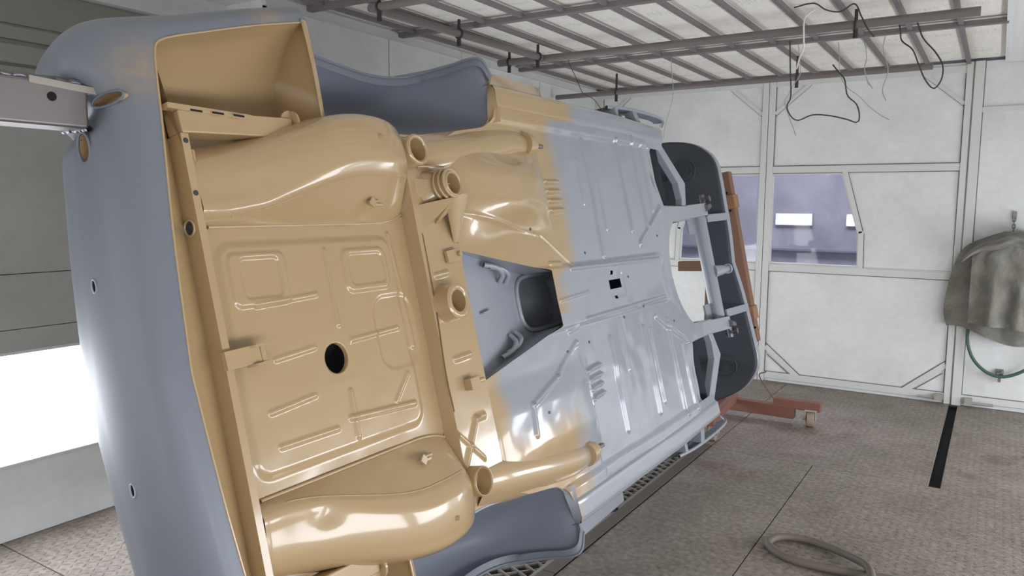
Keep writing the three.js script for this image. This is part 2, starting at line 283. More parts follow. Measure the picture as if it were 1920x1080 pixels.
for (let i = 0; i < xs.length - 1; i++) for (let j = 0; j < zs.length - 1; j++) {
  const w = xs[i] - xs[i + 1], d = zs[j + 1] - zs[j], g = new THREE.BoxGeometry(w, 0.03, d, 4, 1, 6), p = g.attributes.position;
  for (let k = 0; k < p.count; k++) { const a = p.getX(k) / w, b = p.getZ(k) / d; p.setY(k, p.getY(k) - 0.014 * (1 - 4 * a * a) * (1 - Math.pow(2 * b, 4))); }
  const uvv = g.attributes.uv; for (let k = 0; k < p.count; k++) uvv.setXY(k, p.getX(k) / w + 0.5, p.getZ(k) / d + 0.5);
  g.computeVertexNormals();
  const m = mesh('filter_panel', g, filterMats[(i * 2 + j) % 3], ce); m.position.set((xs[i] + xs[i + 1]) / 2, H + 0.035, (zs[j] + zs[j + 1]) / 2);
}
for (const x of xs.slice(1, -1)) { const m = mesh('ceiling_bar', rbox(0.028, 0.025, ZF - ZB, x, H - 0.005, (ZF + ZB) / 2, 0.004), M.tbar, ce); }
for (const z of zs.slice(1, -1)) mesh('cross_bar', rbox(3.3, 0.03, 0.045, -1.67, H - 0.012, z, 0.004), M.tbar, ce);
mesh('border_panel', boxBetween(-0.03, 0.12, H - 0.02, H + 0.06, ZB, ZF), wallMat, ce); mesh('border_panel', boxBetween(0.15, 1.5, H - 0.03, H + 0.06, ZB, ZF), wallMat, ce);
mesh('slot', boxBetween(0.12, 0.15, H + 0.01, H + 0.05, ZB, ZF), M.black, ce);
mesh('near_border', boxBetween(-3.6, -3.3, H - 0.02, H + 0.06, ZS - 0.01, ZF), wallMat, ce);

// curtain pipes hung below the ceiling
function pipe(label, a, b, r, hang, g) {
  if (!g) { g = group('curtain_pipe'); tag(g, label, 'pipe', 'pipes below the ceiling'); }
  mesh('pipe_tube', cyl(a, b, r, r, 16), M.pipe, g);
  for (const t of hang) { const p = a.clone().lerp(b, t); mesh('hanger', [cyl(V(p.x, H - 0.01, p.z), V(p.x, p.y, p.z), 0.009), new THREE.TorusGeometry(r + 0.004, 0.006, 8, 20).applyMatrix4(new THREE.Matrix4().lookAt(V(0, 0, 0), b.clone().sub(a), V(0, 1, 0))).translate(p.x, p.y, p.z), cyl(V(p.x, p.y, p.z), V(p.x, p.y - 0.07, p.z), 0.012)], std(0x3a3432, 0.6), g); }
  return g;
}
{
  const g = pipe('grey curtain pipe bent round the ceiling with a short stub at its free end', V(-3.02, 2.48, -4.56), V(-0.14, 2.48, -4.57), 0.024, [0.03, 0.8]);
  pipe('', V(-2.74, 2.48, -2.96), V(-2.66, 2.48, -4.52), 0.022, [0.45, 0.98], g); pipe('', V(-2.74, 2.48, -2.97), V(-0.2, 2.48, -2.98), 0.02, [0.02], g);
}
pipe('grey pipe close to the top of the white double doors', V(-3.25, 2.41, -5.80), V(-0.42, 2.41, -5.72), 0.02, [0.2, 0.7]);

// ---------------------------------------------------------------- car body on its side
const TH = 14.2 * Math.PI / 180;
const car = group('car_body'); car.position.set(-1.344, 1.16, 0); car.rotation.z = TH - Math.PI / 2;
tag(car, 'stripped car body turned on its side, underside freshly painted tan and silver grey', 'car body');
// car axes: u = distance from tail side towards the nose, v = across, n = out of the underside
const c = (u, v, n) => V(v, n, -u);
const tanL = lin(TAN), silL = lin(SILVER), greyL = lin(GREY);
const mix3 = (a, b, t) => [lerp(a[0], b[0], t), lerp(a[1], b[1], t), lerp(a[2], b[2], t)];
// where the tan coat ends and the grey one begins, with a feathered spray edge
function greyness(u, v) {
  const w = 0.035 * N(u * 9, v * 9, 3) + 0.012 * N(u * 40, v * 40, 5);
  if (v < 0.06) { const b = lerp(2.62, 2.46, ss(-0.15, -0.06, v)); return ss(b - 0.075, b + 0.065, u + w); }
  const a = ss(1.90, 1.99, u + w), b = ss(0.46, 0.36, v + w), d = ss(2.28, 2.46, u + w); return a * Math.max(b, d);
}
const paintAt = p => mix3(tanL, silL, greyness(-p.z, p.x));
// smooth polyline through rows of numbers
function path(rows) { // rows: [x, a, b, ...] sorted by x -> t => [a, b, ...] by monotone-ish smooth interpolation
  return x => {
    let i = 0; while (i < rows.length - 2 && x > rows[i + 1][0]) i++;
    const p = rows[Math.max(0, i - 1)], q = rows[i], r = rows[i + 1], s = rows[Math.min(rows.length - 1, i + 2)], t = clamp((x - q[0]) / (r[0] - q[0]));
    return q.slice(1).map((_, k) => { k++; const m0 = (r[k] - p[k]) / ((r[0] - p[0]) || 1) * (r[0] - q[0]), m1 = (s[k] - q[k]) / ((s[0] - q[0]) || 1) * (r[0] - q[0]); const t2 = t * t, t3 = t2 * t; return (2 * t3 - 3 * t2 + 1) * q[k] + (t3 - 2 * t2 + t) * m0 + (-2 * t3 + 3 * t2) * r[k] + (t3 - t2) * m1; });
  };
}
// --- tail shell -------------------------------------------------------------
const tailU = v => 0.92 + 0.2 * v * v * (Math.abs(v) > 0.55 ? 0.9 : 1);
// lower edge, upper half: arch end -> corner -> middle, as [param, u, v]
const edgeHalf = path([[0, 1.425, -0.83], [0.14, 1.26, -0.787], [0.28, 1.10, -0.738], [0.37, 1.015, -0.71], [0.405, 0.982, -0.690], [0.44, 0.972, -0.645], [0.55, 0.962, -0.53], [0.75, 0.938, -0.28], [1, 0.92, 0]]);
const edge = s => { if (s <= 0.5) return edgeHalf(s * 2); const e = edgeHalf((1 - s) * 2); return [e[0], -e[1]]; };
const sideProf = path([[0, 0, 0], [0.12, 0.028, -0.004], [0.25, 0.052, -0.03], [0.4, 0.068, -0.08], [0.55, 0.074, -0.15], [0.75, 0.06, -0.28], [1, 0.0, -0.46]]);
const tailProf = path([[0, 0, 0], [0.12, 0.035, -0.012], [0.25, 0.068, -0.05], [0.4, 0.088, -0.12], [0.55, 0.086, -0.20], [0.75, 0.05, -0.31], [1, -0.07, -0.45]]);
function tailPoint(s, t) {
  const e = edge(s), h = s <= 0.5 ? s * 2 : (1 - s) * 2, sg = s <= 0.5 ? -1 : 1;
  const k = ss(0.30, 0.50, h), ang = k * Math.PI / 2; // 0 = outwards to the side, 1 = to the rear
  const a = sideProf(t), b = tailProf(t), out = lerp(a[0], b[0], k), n = lerp(a[1], b[1], k);
  // pod at the corner and the crease beside it
  const pod = 0.05 * Math.exp(-Math.pow((h - 0.435) / 0.04, 2)) * ss(0.1, 0.45, t) * (1 - ss(0.7, 1, t)), dip = -0.034 * Math.exp(-Math.pow((h - 0.515) / 0.03, 2)) * ss(0.25, 0.5, t) * (1 - ss(0.85, 1, t));
  const o = out + pod + dip;
  return c(e[0] - o * Math.sin(ang), e[1] + sg * o * Math.cos(ang), n);
}
const holes = [[0.288, 0.44, 0.032, 0.020], [0.252, 0.28, 0.013, 0.042], [0.405, 0.46, 0.014, 0.008], [0.595, 0.46, 0.014, 0.008]].map(([a, b, rv, ru]) => { const p = tailPoint(a, b); return { p, rv, ru, a, b }; });
const inHole = p => holes.some(o => Math.hypot((p.x - o.p.x) / o.rv, (p.distanceTo(V(o.p.x, p.y, p.z)) * 0 + Math.hypot(p.y - o.p.y, p.z - o.p.z)) / o.ru) < 1);
const mistAt = [tailPoint(0.228, 0.10), tailPoint(0.05, 0.06)], mist = p => { let k = 0; mistAt.forEach((q, i) => { const d = p.distanceTo(q) / (i ? 0.05 : 0.06); k = Math.max(k, 0.5 * Math.exp(-d * d) * clamp(0.75 + 0.9 * fbm(p.x * 60, p.z * 60, 4))); }); return mix3(greyL, tanL, k); };
mesh('tail_shell', sheet(560, 110, (s, t) => tailPoint(s, t), mist, (s, t) => inHole(tailPoint(s, t))), M.greyPaint, car);
holes.forEach((o, k) => { // rolled rims and what lies behind each opening
  const ring = [], du = tailPoint(o.a, o.b + 0.01).sub(tailPoint(o.a, o.b - 0.01)).normalize();
  const dv = V(1, 0, 0), nn = dv.clone().cross(du).normalize(); if (nn.z < 0) nn.negate();
  for (let i = 0; i < 28; i++) { const a = i / 28 * Math.PI * 2; ring.push(o.p.clone().addScaledVector(dv, Math.cos(a) * o.rv).addScaledVector(du, Math.sin(a) * o.ru)); }
  mesh('opening_rim', tube(ring, k < 2 ? 0.0028 : 0.002, 80, 6, true), k < 2 ? M.grey : M.silver, car);
  mesh('opening_cup', sheet(28, 6, (s, t) => { const a = s * Math.PI * 2, r = t < 0.5 ? 1 : 1 - (t - 0.5) * 2; return o.p.clone().addScaledVector(dv, Math.cos(a) * o.rv * r).addScaledVector(du, Math.sin(a) * o.ru * r).addScaledVector(nn, -0.03 * Math.min(1, t * 2)); }), k < 2 ? M.tan : M.dark, car);
});
mesh('shell_edge', tube(Array.from({ length: 90 }, (_, i) => { const e = edge(i / 89); return c(e[0] + 0.001, e[1], 0.0); }), 0.0026, 260, 8), M.tan, car);
mesh('rear_shade_deck', sheet(160, 8, (s, t) => { const p = tailPoint(s, 1), u = -p.z; return c(lerp(u, 1.5, t), p.x * lerp(1, 0.98, t), lerp(p.y, -0.5, t)); }), M.grey, car);  // unseen top sheet added to keep the trunk inside dark

// --- inside of the tail: sloping strip, cross rail, pockets beside the fenders
mesh('valance_strip', sheet(120, 3, (s, t) => { const e = edge(lerp(0.205, 0.795, s)), v = e[1]; return c(lerp(e[0], 1.002, t), v * lerp(1, 0.985, t), lerp(-0.002, -0.05, t) + 0.0015 * N(v * 30, t * 3)); }), M.tan, car);
{
  const g = [];
  const prof = [[1.0, -0.07], [1.0, 0.0], [1.018, 0.0], [1.018, -0.05]];
  for (let i = 0; i < 3; i++) { const [u0, n0] = prof[i], [u1, n1] = prof[i + 1]; g.push(sheet(60, 2, (s, t) => { const v = lerp(-0.5, 0.5, s); return c(lerp(u0, u1, t), v, lerp(n0, n1, t)); })); }
  const rail = mesh('rear_rail', g, M.tan, car);
  for (const v of [-0.484, -0.37]) mesh('bolt_shade_disc', cyl(c(1.009, v, 0.0004), c(1.009, v, 0.0010), 0.006, 0.006, 16), M.dark, rail);  // flat dark discs, the shade of bolt holes put into colour
  mesh('drain_shade_disc', cyl(c(0.999, -0.30, -0.028), c(0.9985, -0.30, -0.028), 0.016, 0.016, 20), M.dark, rail);  // flat dark disc painted as the shaded drain opening
  mesh('drain_rim', new THREE.TorusGeometry(0.017, 0.003, 8, 24).translate(-0.30, -0.028, -0.998), M.tan, rail);
  mesh('rail_weld', tube(Array.from({ length: 26 }, (_, i) => c(1.034 + 0.003 * N(i * 2.1, 3), -0.47 + 0.15 * i / 25, -0.02 + 0.004 * N(i * 3.7, 1))), 0.005, 90, 6), M.tan, rail);
}
for (const sg of [-1, 1]) {
  // pocket between the trunk well and the fender skin
  mesh('fender_pocket', sheet(60, 28, (s, t) => {
    const h = s * 0.43, e = edgeHalf(h), ui = lerp(1.425, 1.0, s), vi = lerp(0.56, 0.47, s), q = Math.sin(Math.min(1, t * 1.2) * Math.PI / 2);
    return c(lerp(e[0], ui, t), sg * lerp(-e[1] - 0.0015, vi, t), -0.003 - 0.18 * Math.pow(q, 0.6) * (0.8 + 0.2 * (1 - s)) * ss(1.0, 0.9, s * 0.999));
  }), M.tan, car);
  mesh('pocket_wall', sheet(4, 12, (s, t) => c(1.425 - 0.02 * (1 - s) * 0, sg * lerp(0.555, 0.832, t), lerp(-0.22, 0.0, s))), M.tan, car);
  mesh('wall_flange', [sheet(2, 16, (s, t) => { const v = sg * lerp(0.575, 0.832, t); return c(1.41 + 0.018 * s + 0.004 * Math.sin(t * 3), v, 0.002 + 0.006 * (1 - s)); }), tube([c(1.414, sg * 0.575, 0.006), c(1.416, sg * 0.70, 0.006), c(1.412, sg * 0.832, 0.004)], 0.004, 20, 6)], M.tan, car);
  // side bracket with painted dark slots and round end tab
  const b = mesh('side_bracket', [bar(c(1.0, sg * 0.525, -0.02), c(1.33, sg * 0.545, -0.04), 0.05, 0.05), bar(c(0.975, sg * 0.555, 0.0), c(1.20, sg * 0.555, -0.015), 0.012, 0.02), cyl(c(1.335, sg * 0.562, -0.03), c(1.342, sg * 0.562, -0.03), 0.03), cyl(c(1.335, sg * 0.562, -0.03), c(1.335, sg * 0.562, -0.024), 0.03)], M.tan, car);
  for (const u of [1.03, 1.085, 1.14]) mesh('slot_shade_bar', bar(c(u, sg * 0.551, 0.0065), c(u + 0.03, sg * 0.551, 0.0045), 0.004, 0.002), M.black, b);  // thin black bars painted as the dark inside of slots
}
// --- trunk floor with pressed panels ---------------------------------------
const ridge = (x, y, x0, y0, x1, y1, w, hgt) => { const dx = x1 - x0, dy = y1 - y0, L2 = dx * dx + dy * dy, t = clamp(((x - x0) * dx + (y - y0) * dy) / L2); const d = Math.hypot(x - x0 - t * dx, y - y0 - t * dy); return hgt * (1 - ss(w * 0.25, w, d)); };
const rrect = (x, y, x0, x1, y0, y1, r, w, hgt) => { const cx = (x0 + x1) / 2, cy = (y0 + y1) / 2, qx = Math.abs(x - cx) - (x1 - x0) / 2 + r, qy = Math.abs(y - cy) - (y1 - y0) / 2 + r; const d = Math.min(Math.max(qx, qy), 0) + Math.hypot(Math.max(qx, 0), Math.max(qy, 0)) - r; return hgt * ss(w, -w, d); };
const wave = (u, v, a = 0.0022) => a * (N(u * 5.1, v * 5.1, 2.2) + 0.5 * N(u * 12, v * 12, 6.1));
function trunkH(u, v) {
  let h = -0.04 + wave(u, v);
  h += rrect(u, v, 1.075, 1.235, -0.24, -0.118, 0.02, 0.006, 0.006); h += rrect(u, v, 1.105, 1.215, -0.228, -0.135, 0.015, 0.005, -0.006);
  h += rrect(u, v, 1.42, 1.585, -0.235, -0.122, 0.025, 0.006, 0.006); h += rrect(u, v, 1.44, 1.57, -0.222, -0.138, 0.018, 0.005, -0.005);
  for (const [a, b, p, q] of [[1.13, -0.118, 1.315, -0.128], [1.155, 0.01, 1.275, 0.0], [1.115, 0.125, 1.25, 0.112], [1.40, 0.0, 1.585, -0.008], [1.125, 0.205, 1.30, 0.205], [1.52, 0.185, 1.585, 0.12]]) h += ridge(u, v, a, b, p, q, 0.009, 0.0045);
  h += ridge(u, v, 1.368, -0.235, 1.366, -0.045, 0.009, 0.005) + ridge(u, v, 1.364, 0.125, 1.362, 0.24, 0.010, 0.007) + ridge(u, v, 1.35, 0.19, 1.59, 0.205, 0.011, 0.007);
  h += rrect(u, v, 1.055, 1.62, -0.262, 0.262, 0.04, 0.012, 0.008) - 0.008 * 0;
  h += rrect(u, v, 1.50, 1.66, -0.10, 0.10, 0.05, 0.008, -0.005);
  h += ridge(u, v, 1.622, -0.27, 1.642, 0.05, 0.012, 0.006);
  return h;
}
{
  const u0 = 1.02, u1 = 1.74, v0 = -0.32, v1 = 0.32, nu = 240, nv = 213, hu = 1.339, hv = 0.037, q = 0.06;
  const du = (u1 - u0) / nu, dv = (v1 - v0) / nv, iu0 = Math.round((hu - q - u0) / du), iu1 = Math.round((hu + q - u0) / du), jv0 = Math.round((hv - q - v0) / dv), jv1 = Math.round((hv + q - v0) / dv);
  mesh('trunk_floor', sheet(nu, nv, (s, t) => { const u = lerp(u0, u1, s), v = lerp(v0, v1, t); return c(u, v, trunkH(u, v)); }, null, (s, t) => s * nu > iu0 && s * nu < iu1 && t * nv > jv0 && t * nv < jv1), M.tan, car);
  const A = u0 + iu0 * du, B = u0 + iu1 * du, C = v0 + jv0 * dv, D = v0 + jv1 * dv, r = 0.038;
  mesh('sender_hole_surround', sheet(96, 8, (s, t) => {
    const a = s * Math.PI * 2, ca = Math.cos(a), sa = Math.sin(a), k = 1 / Math.max(Math.abs(ca), Math.abs(sa)), ou = (A + B) / 2 + ca * k * (B - A) / 2, ov = (C + D) / 2 + sa * k * (D - C) / 2;
    const tt = Math.min(1, t * 8 / 7), u = lerp(ou, hu + ca * r, tt), v = lerp(ov, hv + sa * r, tt); return c(u, v, lerp(trunkH(u, v), -0.032, ss(0.05, 0.6, tt)) - (t > 0.93 ? 0.012 : 0));
  }), M.tan, car);
  mesh('hole_backing', sheet(2, 2, (s, t) => c(lerp(1.2, 1.5, s), lerp(-0.12, 0.18, t), -0.17)), M.grey, car);  // made-up sheet behind the sender hole, set to catch light there
}
mesh('rail_clamp', [bar(c(0.995, -0.008, 0.006), c(1.085, -0.012, 0.004), 0.04, 0.014), bar(c(1.06, -0.028, 0.012), c(1.115, -0.030, -0.01), 0.006, 0.03), bar(c(1.06, 0.012, 0.012), c(1.115, 0.010, -0.01), 0.006, 0.03), cyl(c(1.095, -0.028, 0.004), c(1.095, 0.012, 0.004), 0.008)], M.tan, car);
// --- trunk wells: rounded tubs bulging out beside the floor ------------------
const wellOut = path([[1.03, 0.490], [1.1, 0.500], [1.2, 0.522], [1.3, 0.553], [1.4, 0.583], [1.5, 0.600], [1.6, 0.600], [1.75, 0.60]]);
const wellTop = path([[1.03, -0.002], [1.12, 0.010], [1.25, 0.035], [1.4, 0.068], [1.52, 0.078], [1.75, 0.075]]);
for (const sg of [-1, 1]) {
  const f = (s, t) => {
    let u = lerp(1.02, 1.715, s), vo = wellOut(u)[0], top = wellTop(u)[0], vi = 0.303;
    const k = ss(1.05, 1.5, u), vs = lerp(vi + 0.012, vi + 0.105, k), ns = top - lerp(0.012, 0.028, k);
    const pr = path([[0, vi, -0.046], [0.06, vi + 0.004, -0.03], [0.30, vs, ns], [0.36, vs + 0.018, ns + 0.014], [0.46, lerp(vs, vo, 0.28), top], [0.64, lerp(vs, vo, 0.70), top - 0.010], [0.80, vo - 0.014, top - 0.048], [0.91, vo, -0.10], [1, vo - 0.01, -0.19]]);
    let [v, n] = pr(t);
    const e = clamp((u - 1.56) / 0.155), kk = Math.sqrt(Math.max(0, 1 - e * e)), vc = 0.44;
    n = lerp(Math.min(n, -0.05), n, Math.pow(kk, 0.8)); v = vc + (v - vc) * lerp(0.66, 1, kk);
    if (t < 0.02) n = Math.min(n, -0.042);
    // dent near the rail end and a pocket for the bracket
    n -= 0.006 * Math.exp(-(Math.pow((u - 1.18) / 0.04, 2) + Math.pow((v - 0.37) / 0.03, 2)));
    n -= 0.007 * Math.exp(-(Math.pow((u - 1.52) / 0.035, 2) + Math.pow((v - 0.325) / 0.02, 2)));
    return c(u, sg * v, n + 0.0015 * N(u * 7, v * 7, sg));
  };
  const w = mesh('trunk_well', sheet(140, 80, f), M.tan, car);
  mesh('well_seam', tube(Array.from({ length: 40 }, (_, i) => f(0.04 + 0.93 * i / 39, 0.005).add(V(0, 0.008, 0))), 0.0045, 120, 6), M.tan, w);
  mesh('shoulder_seam', tube(Array.from({ length: 40 }, (_, i) => f(0.1 + 0.82 * i / 39, 0.31).add(V(0, 0.0005, 0))), 0.0016, 120, 5), M.tan, w);
  mesh('well_bracket', [bar(c(1.515, sg * 0.352, 0.0), c(1.555, sg * 0.352, 0.0), 0.006, 0.04), bar(c(1.515, sg * 0.340, 0.022), c(1.53, sg * 0.356, 0.022), 0.02, 0.006), cyl(c(1.53, sg * 0.345, 0.01), c(1.57, sg * 0.345, 0.008), 0.005)], M.tan, w);
  mesh('drain_spout', [cyl(c(1.535, sg * 0.51, 0.055), c(1.545, sg * 0.513, 0.082), 0.008, 0.006)], M.tan, w);
}
// --- crossmember and its fittings -------------------------------------------
const crossH = (u, v) => 0.006 + wave(u, v, 0.0015) + ridge(u, v, 1.742, -0.135, 1.80, -0.14, 0.011, 0.008) + ridge(u, v, 1.755, 0.115, 1.83, 0.112, 0.011, 0.008)
  + ridge(u, v, 1.69, 0.315, 1.80, 0.42, 0.009, 0.007) + ridge(u, v, 1.70, 0.43, 1.80, 0.30, 0.012, 0.009) + ridge(u, v, 1.80, 0.30, 1.84, 0.30, 0.012, 0.009);
mesh('rear_crossmember', sheet(60, 240, (s, t) => { const v = lerp(-0.56, 0.56, t), u = lerp(1.695, 1.885, s); const drop = s < 0.03 ? -0.05 : 0; return c(u, v, crossH(u, v) + drop - 0.03 * ss(0.45, 0.56, Math.abs(v))); }), M.tan, car);
mesh('cross_seam', tube([c(1.722, -0.26, 0.006), c(1.715, -0.05, 0.008), c(1.70, 0.15, 0.008), c(1.705, 0.26, 0.006)], 0.0022, 60, 6), std(0x7a6242, 0.6), car);
function standingTube(name, u, v, n, r, ri, tip, hgt, mat = M.tan) { // tube with open mouth, its axis leaning by tip (du, dv per metre height)
  const g = [], T = t => [u + tip[0] * t * hgt, v + tip[1] * t * hgt, n + t * hgt];
  const ringAt = (t, rr, a) => { const p = T(t); return c(p[0] + rr * Math.cos(a), p[1] + rr * Math.sin(a), p[2]); };
  g.push(sheet(48, 6, (s, t) => ringAt(t, r * (1 + 0.12 * Math.pow(1 - t, 3)), s * Math.PI * 2)));
  g.push(sheet(48, 6, (s, t) => { const a = s * Math.PI * 2, q = Math.sin(t * Math.PI / 2); const p = ringAt(1, lerp(r, ri, t), a); p.y += 0.005 * Math.sin(t * Math.PI); return p; }));
  g.push(sheet(48, 4, (s, t) => ringAt(1 - t, ri, s * Math.PI * 2)));
  const m = mesh(name, g, mat, car); mesh('tube_floor', sheet(24, 3, (s, t) => ringAt(-0.5, ri * t * 1.05, s * Math.PI * 2)), M.tan, m); mesh('tube_lining', sheet(48, 3, (s, t) => ringAt(-0.5 * t, ri, s * Math.PI * 2)), M.tan, m); return m;
}
standingTube('spring_cup', 1.722, -0.498, -0.03, 0.046, 0.033, [0, 0], 0.08);
standingTube('spring_cup', 1.718, 0.466, -0.03, 0.043, 0.037, [0, 0], 0.08);
const cr = standingTube('centre_socket', 1.765, -0.050, 0.0, 0.053, 0.032, [0, 0], 0.055);
mesh('inner_ring', new THREE.TorusGeometry(0.043, 0.006, 8, 36).rotateX(Math.PI / 2).translate(-0.050, 0.050, -1.765), M.tan, cr);
mesh('hanger_bracket', [bar(c(1.80, -0.185, 0.015), c(1.86, -0.19, 0.02), 0.035, 0.012), cyl(c(1.85, -0.19, 0.026), c(1.85, -0.19, 0.034), 0.008)], M.tan, car);
mesh('hanger_bracket', [bar(c(1.775, 0.197, 0.02), c(1.815, 0.195, 0.024), 0.035, 0.03), cyl(c(1.81, 0.195, 0.026), c(1.845, 0.194, 0.026), 0.008)], M.tan, car);
// folded link mount beside the upper arm: ring, cone and two webs
{
  const k = standingTube('link_mount_ring', 1.82, -0.400, 0.02, 0.040, 0.030, [0.1, 0.1], 0.055);
  mesh('ring_step', [0.028, 0.045, 0.062].map((h, i) => new THREE.TorusGeometry(0.041 + 0.002 * (2 - i), 0.005, 8, 36).rotateX(Math.PI / 2).translate(-0.397, 0.01 + h, -1.823)), M.tan, k);
  mesh('mount_cone', sheet(36, 10, (s, t) => { const a = s * Math.PI * 2; return c(lerp(1.765, 1.82, t) + lerp(0.06, 0.040, t) * Math.cos(a), lerp(-0.385, -0.400, t) + lerp(0.075, 0.040, t) * Math.sin(a), lerp(-0.02, 0.03, t)); }), M.tan, car);
  mesh('mount_scoop', sheet(30, 14, (s, t) => { const a = Math.PI * (0.02 + 0.96 * s), r = 0.045 * (1 - 0.8 * t); return c(lerp(1.855, 1.872, t) + r * Math.cos(a) * 1.05, lerp(-0.345, -0.225, t) - r * 0.35 * Math.sin(a), lerp(0.045, 0.004, t) + r * 0.9 * Math.sin(a)); }), M.tan, car);
  const tri = (a, b, d, th = 0.004) => { const g = new THREE.BufferGeometry(), n = b.clone().sub(a).cross(d.clone().sub(a)).normalize().multiplyScalar(th), P = [a, b, d, a.clone().add(n), b.clone().add(n), d.clone().add(n)], I = [0, 1, 2, 3, 5, 4, 0, 3, 1, 1, 3, 4, 1, 4, 2, 2, 4, 5, 2, 5, 0, 0, 5, 3]; const pos = []; I.forEach(i => pos.push(P[i].x, P[i].y, P[i].z)); g.setAttribute('position', new THREE.Float32BufferAttribute(pos, 3)); g.setAttribute('uv', new THREE.Float32BufferAttribute(new Array(I.length * 2).fill(0), 2)); g.computeVertexNormals(); return g; };
  mesh('mount_web', [tri(c(1.735, -0.27, 0.0), c(1.83, -0.355, 0.075), c(1.725, -0.345, 0.0)), tri(c(1.735, -0.27, 0.0), c(1.83, -0.355, 0.075), c(1.79, -0.30, 0.01))], M.tan, car);
  mesh('mount_web', tri(c(1.79, -0.285, 0.005), c(1.815, -0.35, 0.07), c(1.87, -0.35, 0.07)), M.tan, car);
  mesh('mount_web', [tri(c(1.72, -0.43, 0.0), c(1.84, -0.40, 0.055), c(1.72, -0.36, 0.0)), tri(c(1.74, -0.46, 0.0), c(1.83, -0.45, 0.05), c(1.80, -0.47, 0.0))], M.tan, car);
}
// --- arms (frame horns over the wheel arches) with stud ends -----------------
for (const sg of [-1, 1]) {
  const pts = [[1.76, 0.485, -0.035, 0.066], [1.9, 0.505, -0.02, 0.066], [2.05, 0.53, -0.014, 0.063], [2.2, 0.555, -0.010, 0.058], [2.32, 0.572, -0.006, 0.05], [2.405, 0.576, -0.003, 0.042]];
  const cc = path(pts);
  const arm = mesh('frame_arm', sheet(70, 28, (s, t) => { const u = lerp(1.76, 2.405, s), [v, n, r] = cc(u), a = t * Math.PI * 2; const sq = 1 + 0.10 * Math.cos(4 * a); return c(u, sg * v + r * 1.1 * sq * Math.cos(a), n - 0.01 + r * 0.85 * Math.sin(a)); }, p => paintAt(V(p.x < 0 ? p.x : p.x + 0.08, 0, p.z))), M.paint, car);
  mesh('arm_boss', [cyl(c(2.40, sg * 0.576, 0), c(2.43, sg * 0.576, 0), 0.044), cyl(c(2.43, sg * 0.576, 0), c(2.452, sg * 0.576, 0), 0.036), cyl(c(2.452, sg * 0.576, 0), c(2.472, sg * 0.576, 0), 0.028)], M.tan, arm);
  mesh('stud', [cyl(c(2.47, sg * 0.576, 0), c(2.54, sg * 0.576, 0.002), 0.009, 0.008, 12), cyl(c(2.478, sg * 0.576, 0), c(2.488, sg * 0.576, 0), 0.013, 0.013, 6)], M.raw, arm);
}
// --- wheel arches -------------------------------------------------------------
const lip = path([[0, 1.43, 0.842, -0.01], [0.1, 1.49, 0.862, -0.13], [0.22, 1.60, 0.87, -0.215], [0.4, 1.80, 0.87, -0.262], [0.58, 2.0, 0.872, -0.29], [0.7, 2.12, 0.872, -0.25], [0.8, 2.18, 0.872, -0.13], [0.9, 2.215, 0.868, 0.0], [1, 2.27, 0.81, 0.008]]);
const inn = path([[0, 1.43, 0.585, -0.05], [0.2, 1.6, 0.585, -0.06], [0.4, 1.79, 0.565, -0.03], [0.6, 2.0, 0.592, -0.02], [0.75, 2.16, 0.618, -0.015], [0.85, 2.215, 0.645, -0.012], [0.93, 2.245, 0.70, -0.01], [1, 2.262, 0.775, -0.008]]);
for (const sg of [-1, 1]) {
  mesh('wheel_arch', sheet(90, 40, (s, t) => { const a = inn(s), b = lip(s), dep = 0.36 * Math.pow(Math.sin(Math.PI * clamp(s * 0.96 + 0.02)), 0.5) * (1 - 0.97 * ss(0.86, 1, s)); const q = 1 - t; const u = lerp(a[0], b[0], t), v = lerp(a[1], b[1] - 0.004, t), n = q * q * q * a[2] + 3 * q * q * t * (a[2] - dep) + 3 * q * t * t * (b[2] - dep * 0.55) + t * t * t * b[2]; return c(u, sg * v, n); }), M.archGrey, car);
  mesh('arch_lip', [sheet(90, 3, (s, t) => { const b = lip(s); return c(b[0] + 0.012 * t * (s > 0.75 ? -1 : 0), sg * (b[1] - 0.028 * t), b[2] - 0.002); }), tube(Array.from({ length: 60 }, (_, i) => { const b = lip(i / 59); return c(b[0], sg * b[1], b[2]); }), 0.005, 120, 8)], M.grey, car);
  mesh('fender_skin', sheet(90, 16, (s, t) => { const b = lip(s); return c(lerp(b[0], lerp(1.40, 2.32, s), Math.min(1, t * 3)), sg * (b[1] + 0.022 * Math.sin(Math.PI * Math.min(1, t * 1.1)) - 0.09 * t * t), lerp(b[2], -0.5, t)); }), M.grey, car);
  mesh('arch_edge', tube(Array.from({ length: 40 }, (_, i) => { const a = inn(0.36 + 0.64 * i / 39); return c(a[0], sg * a[1], a[2] + 0.002); }), 0.005, 80, 6), sg < 0 ? M.tan : M.silver, car);
}
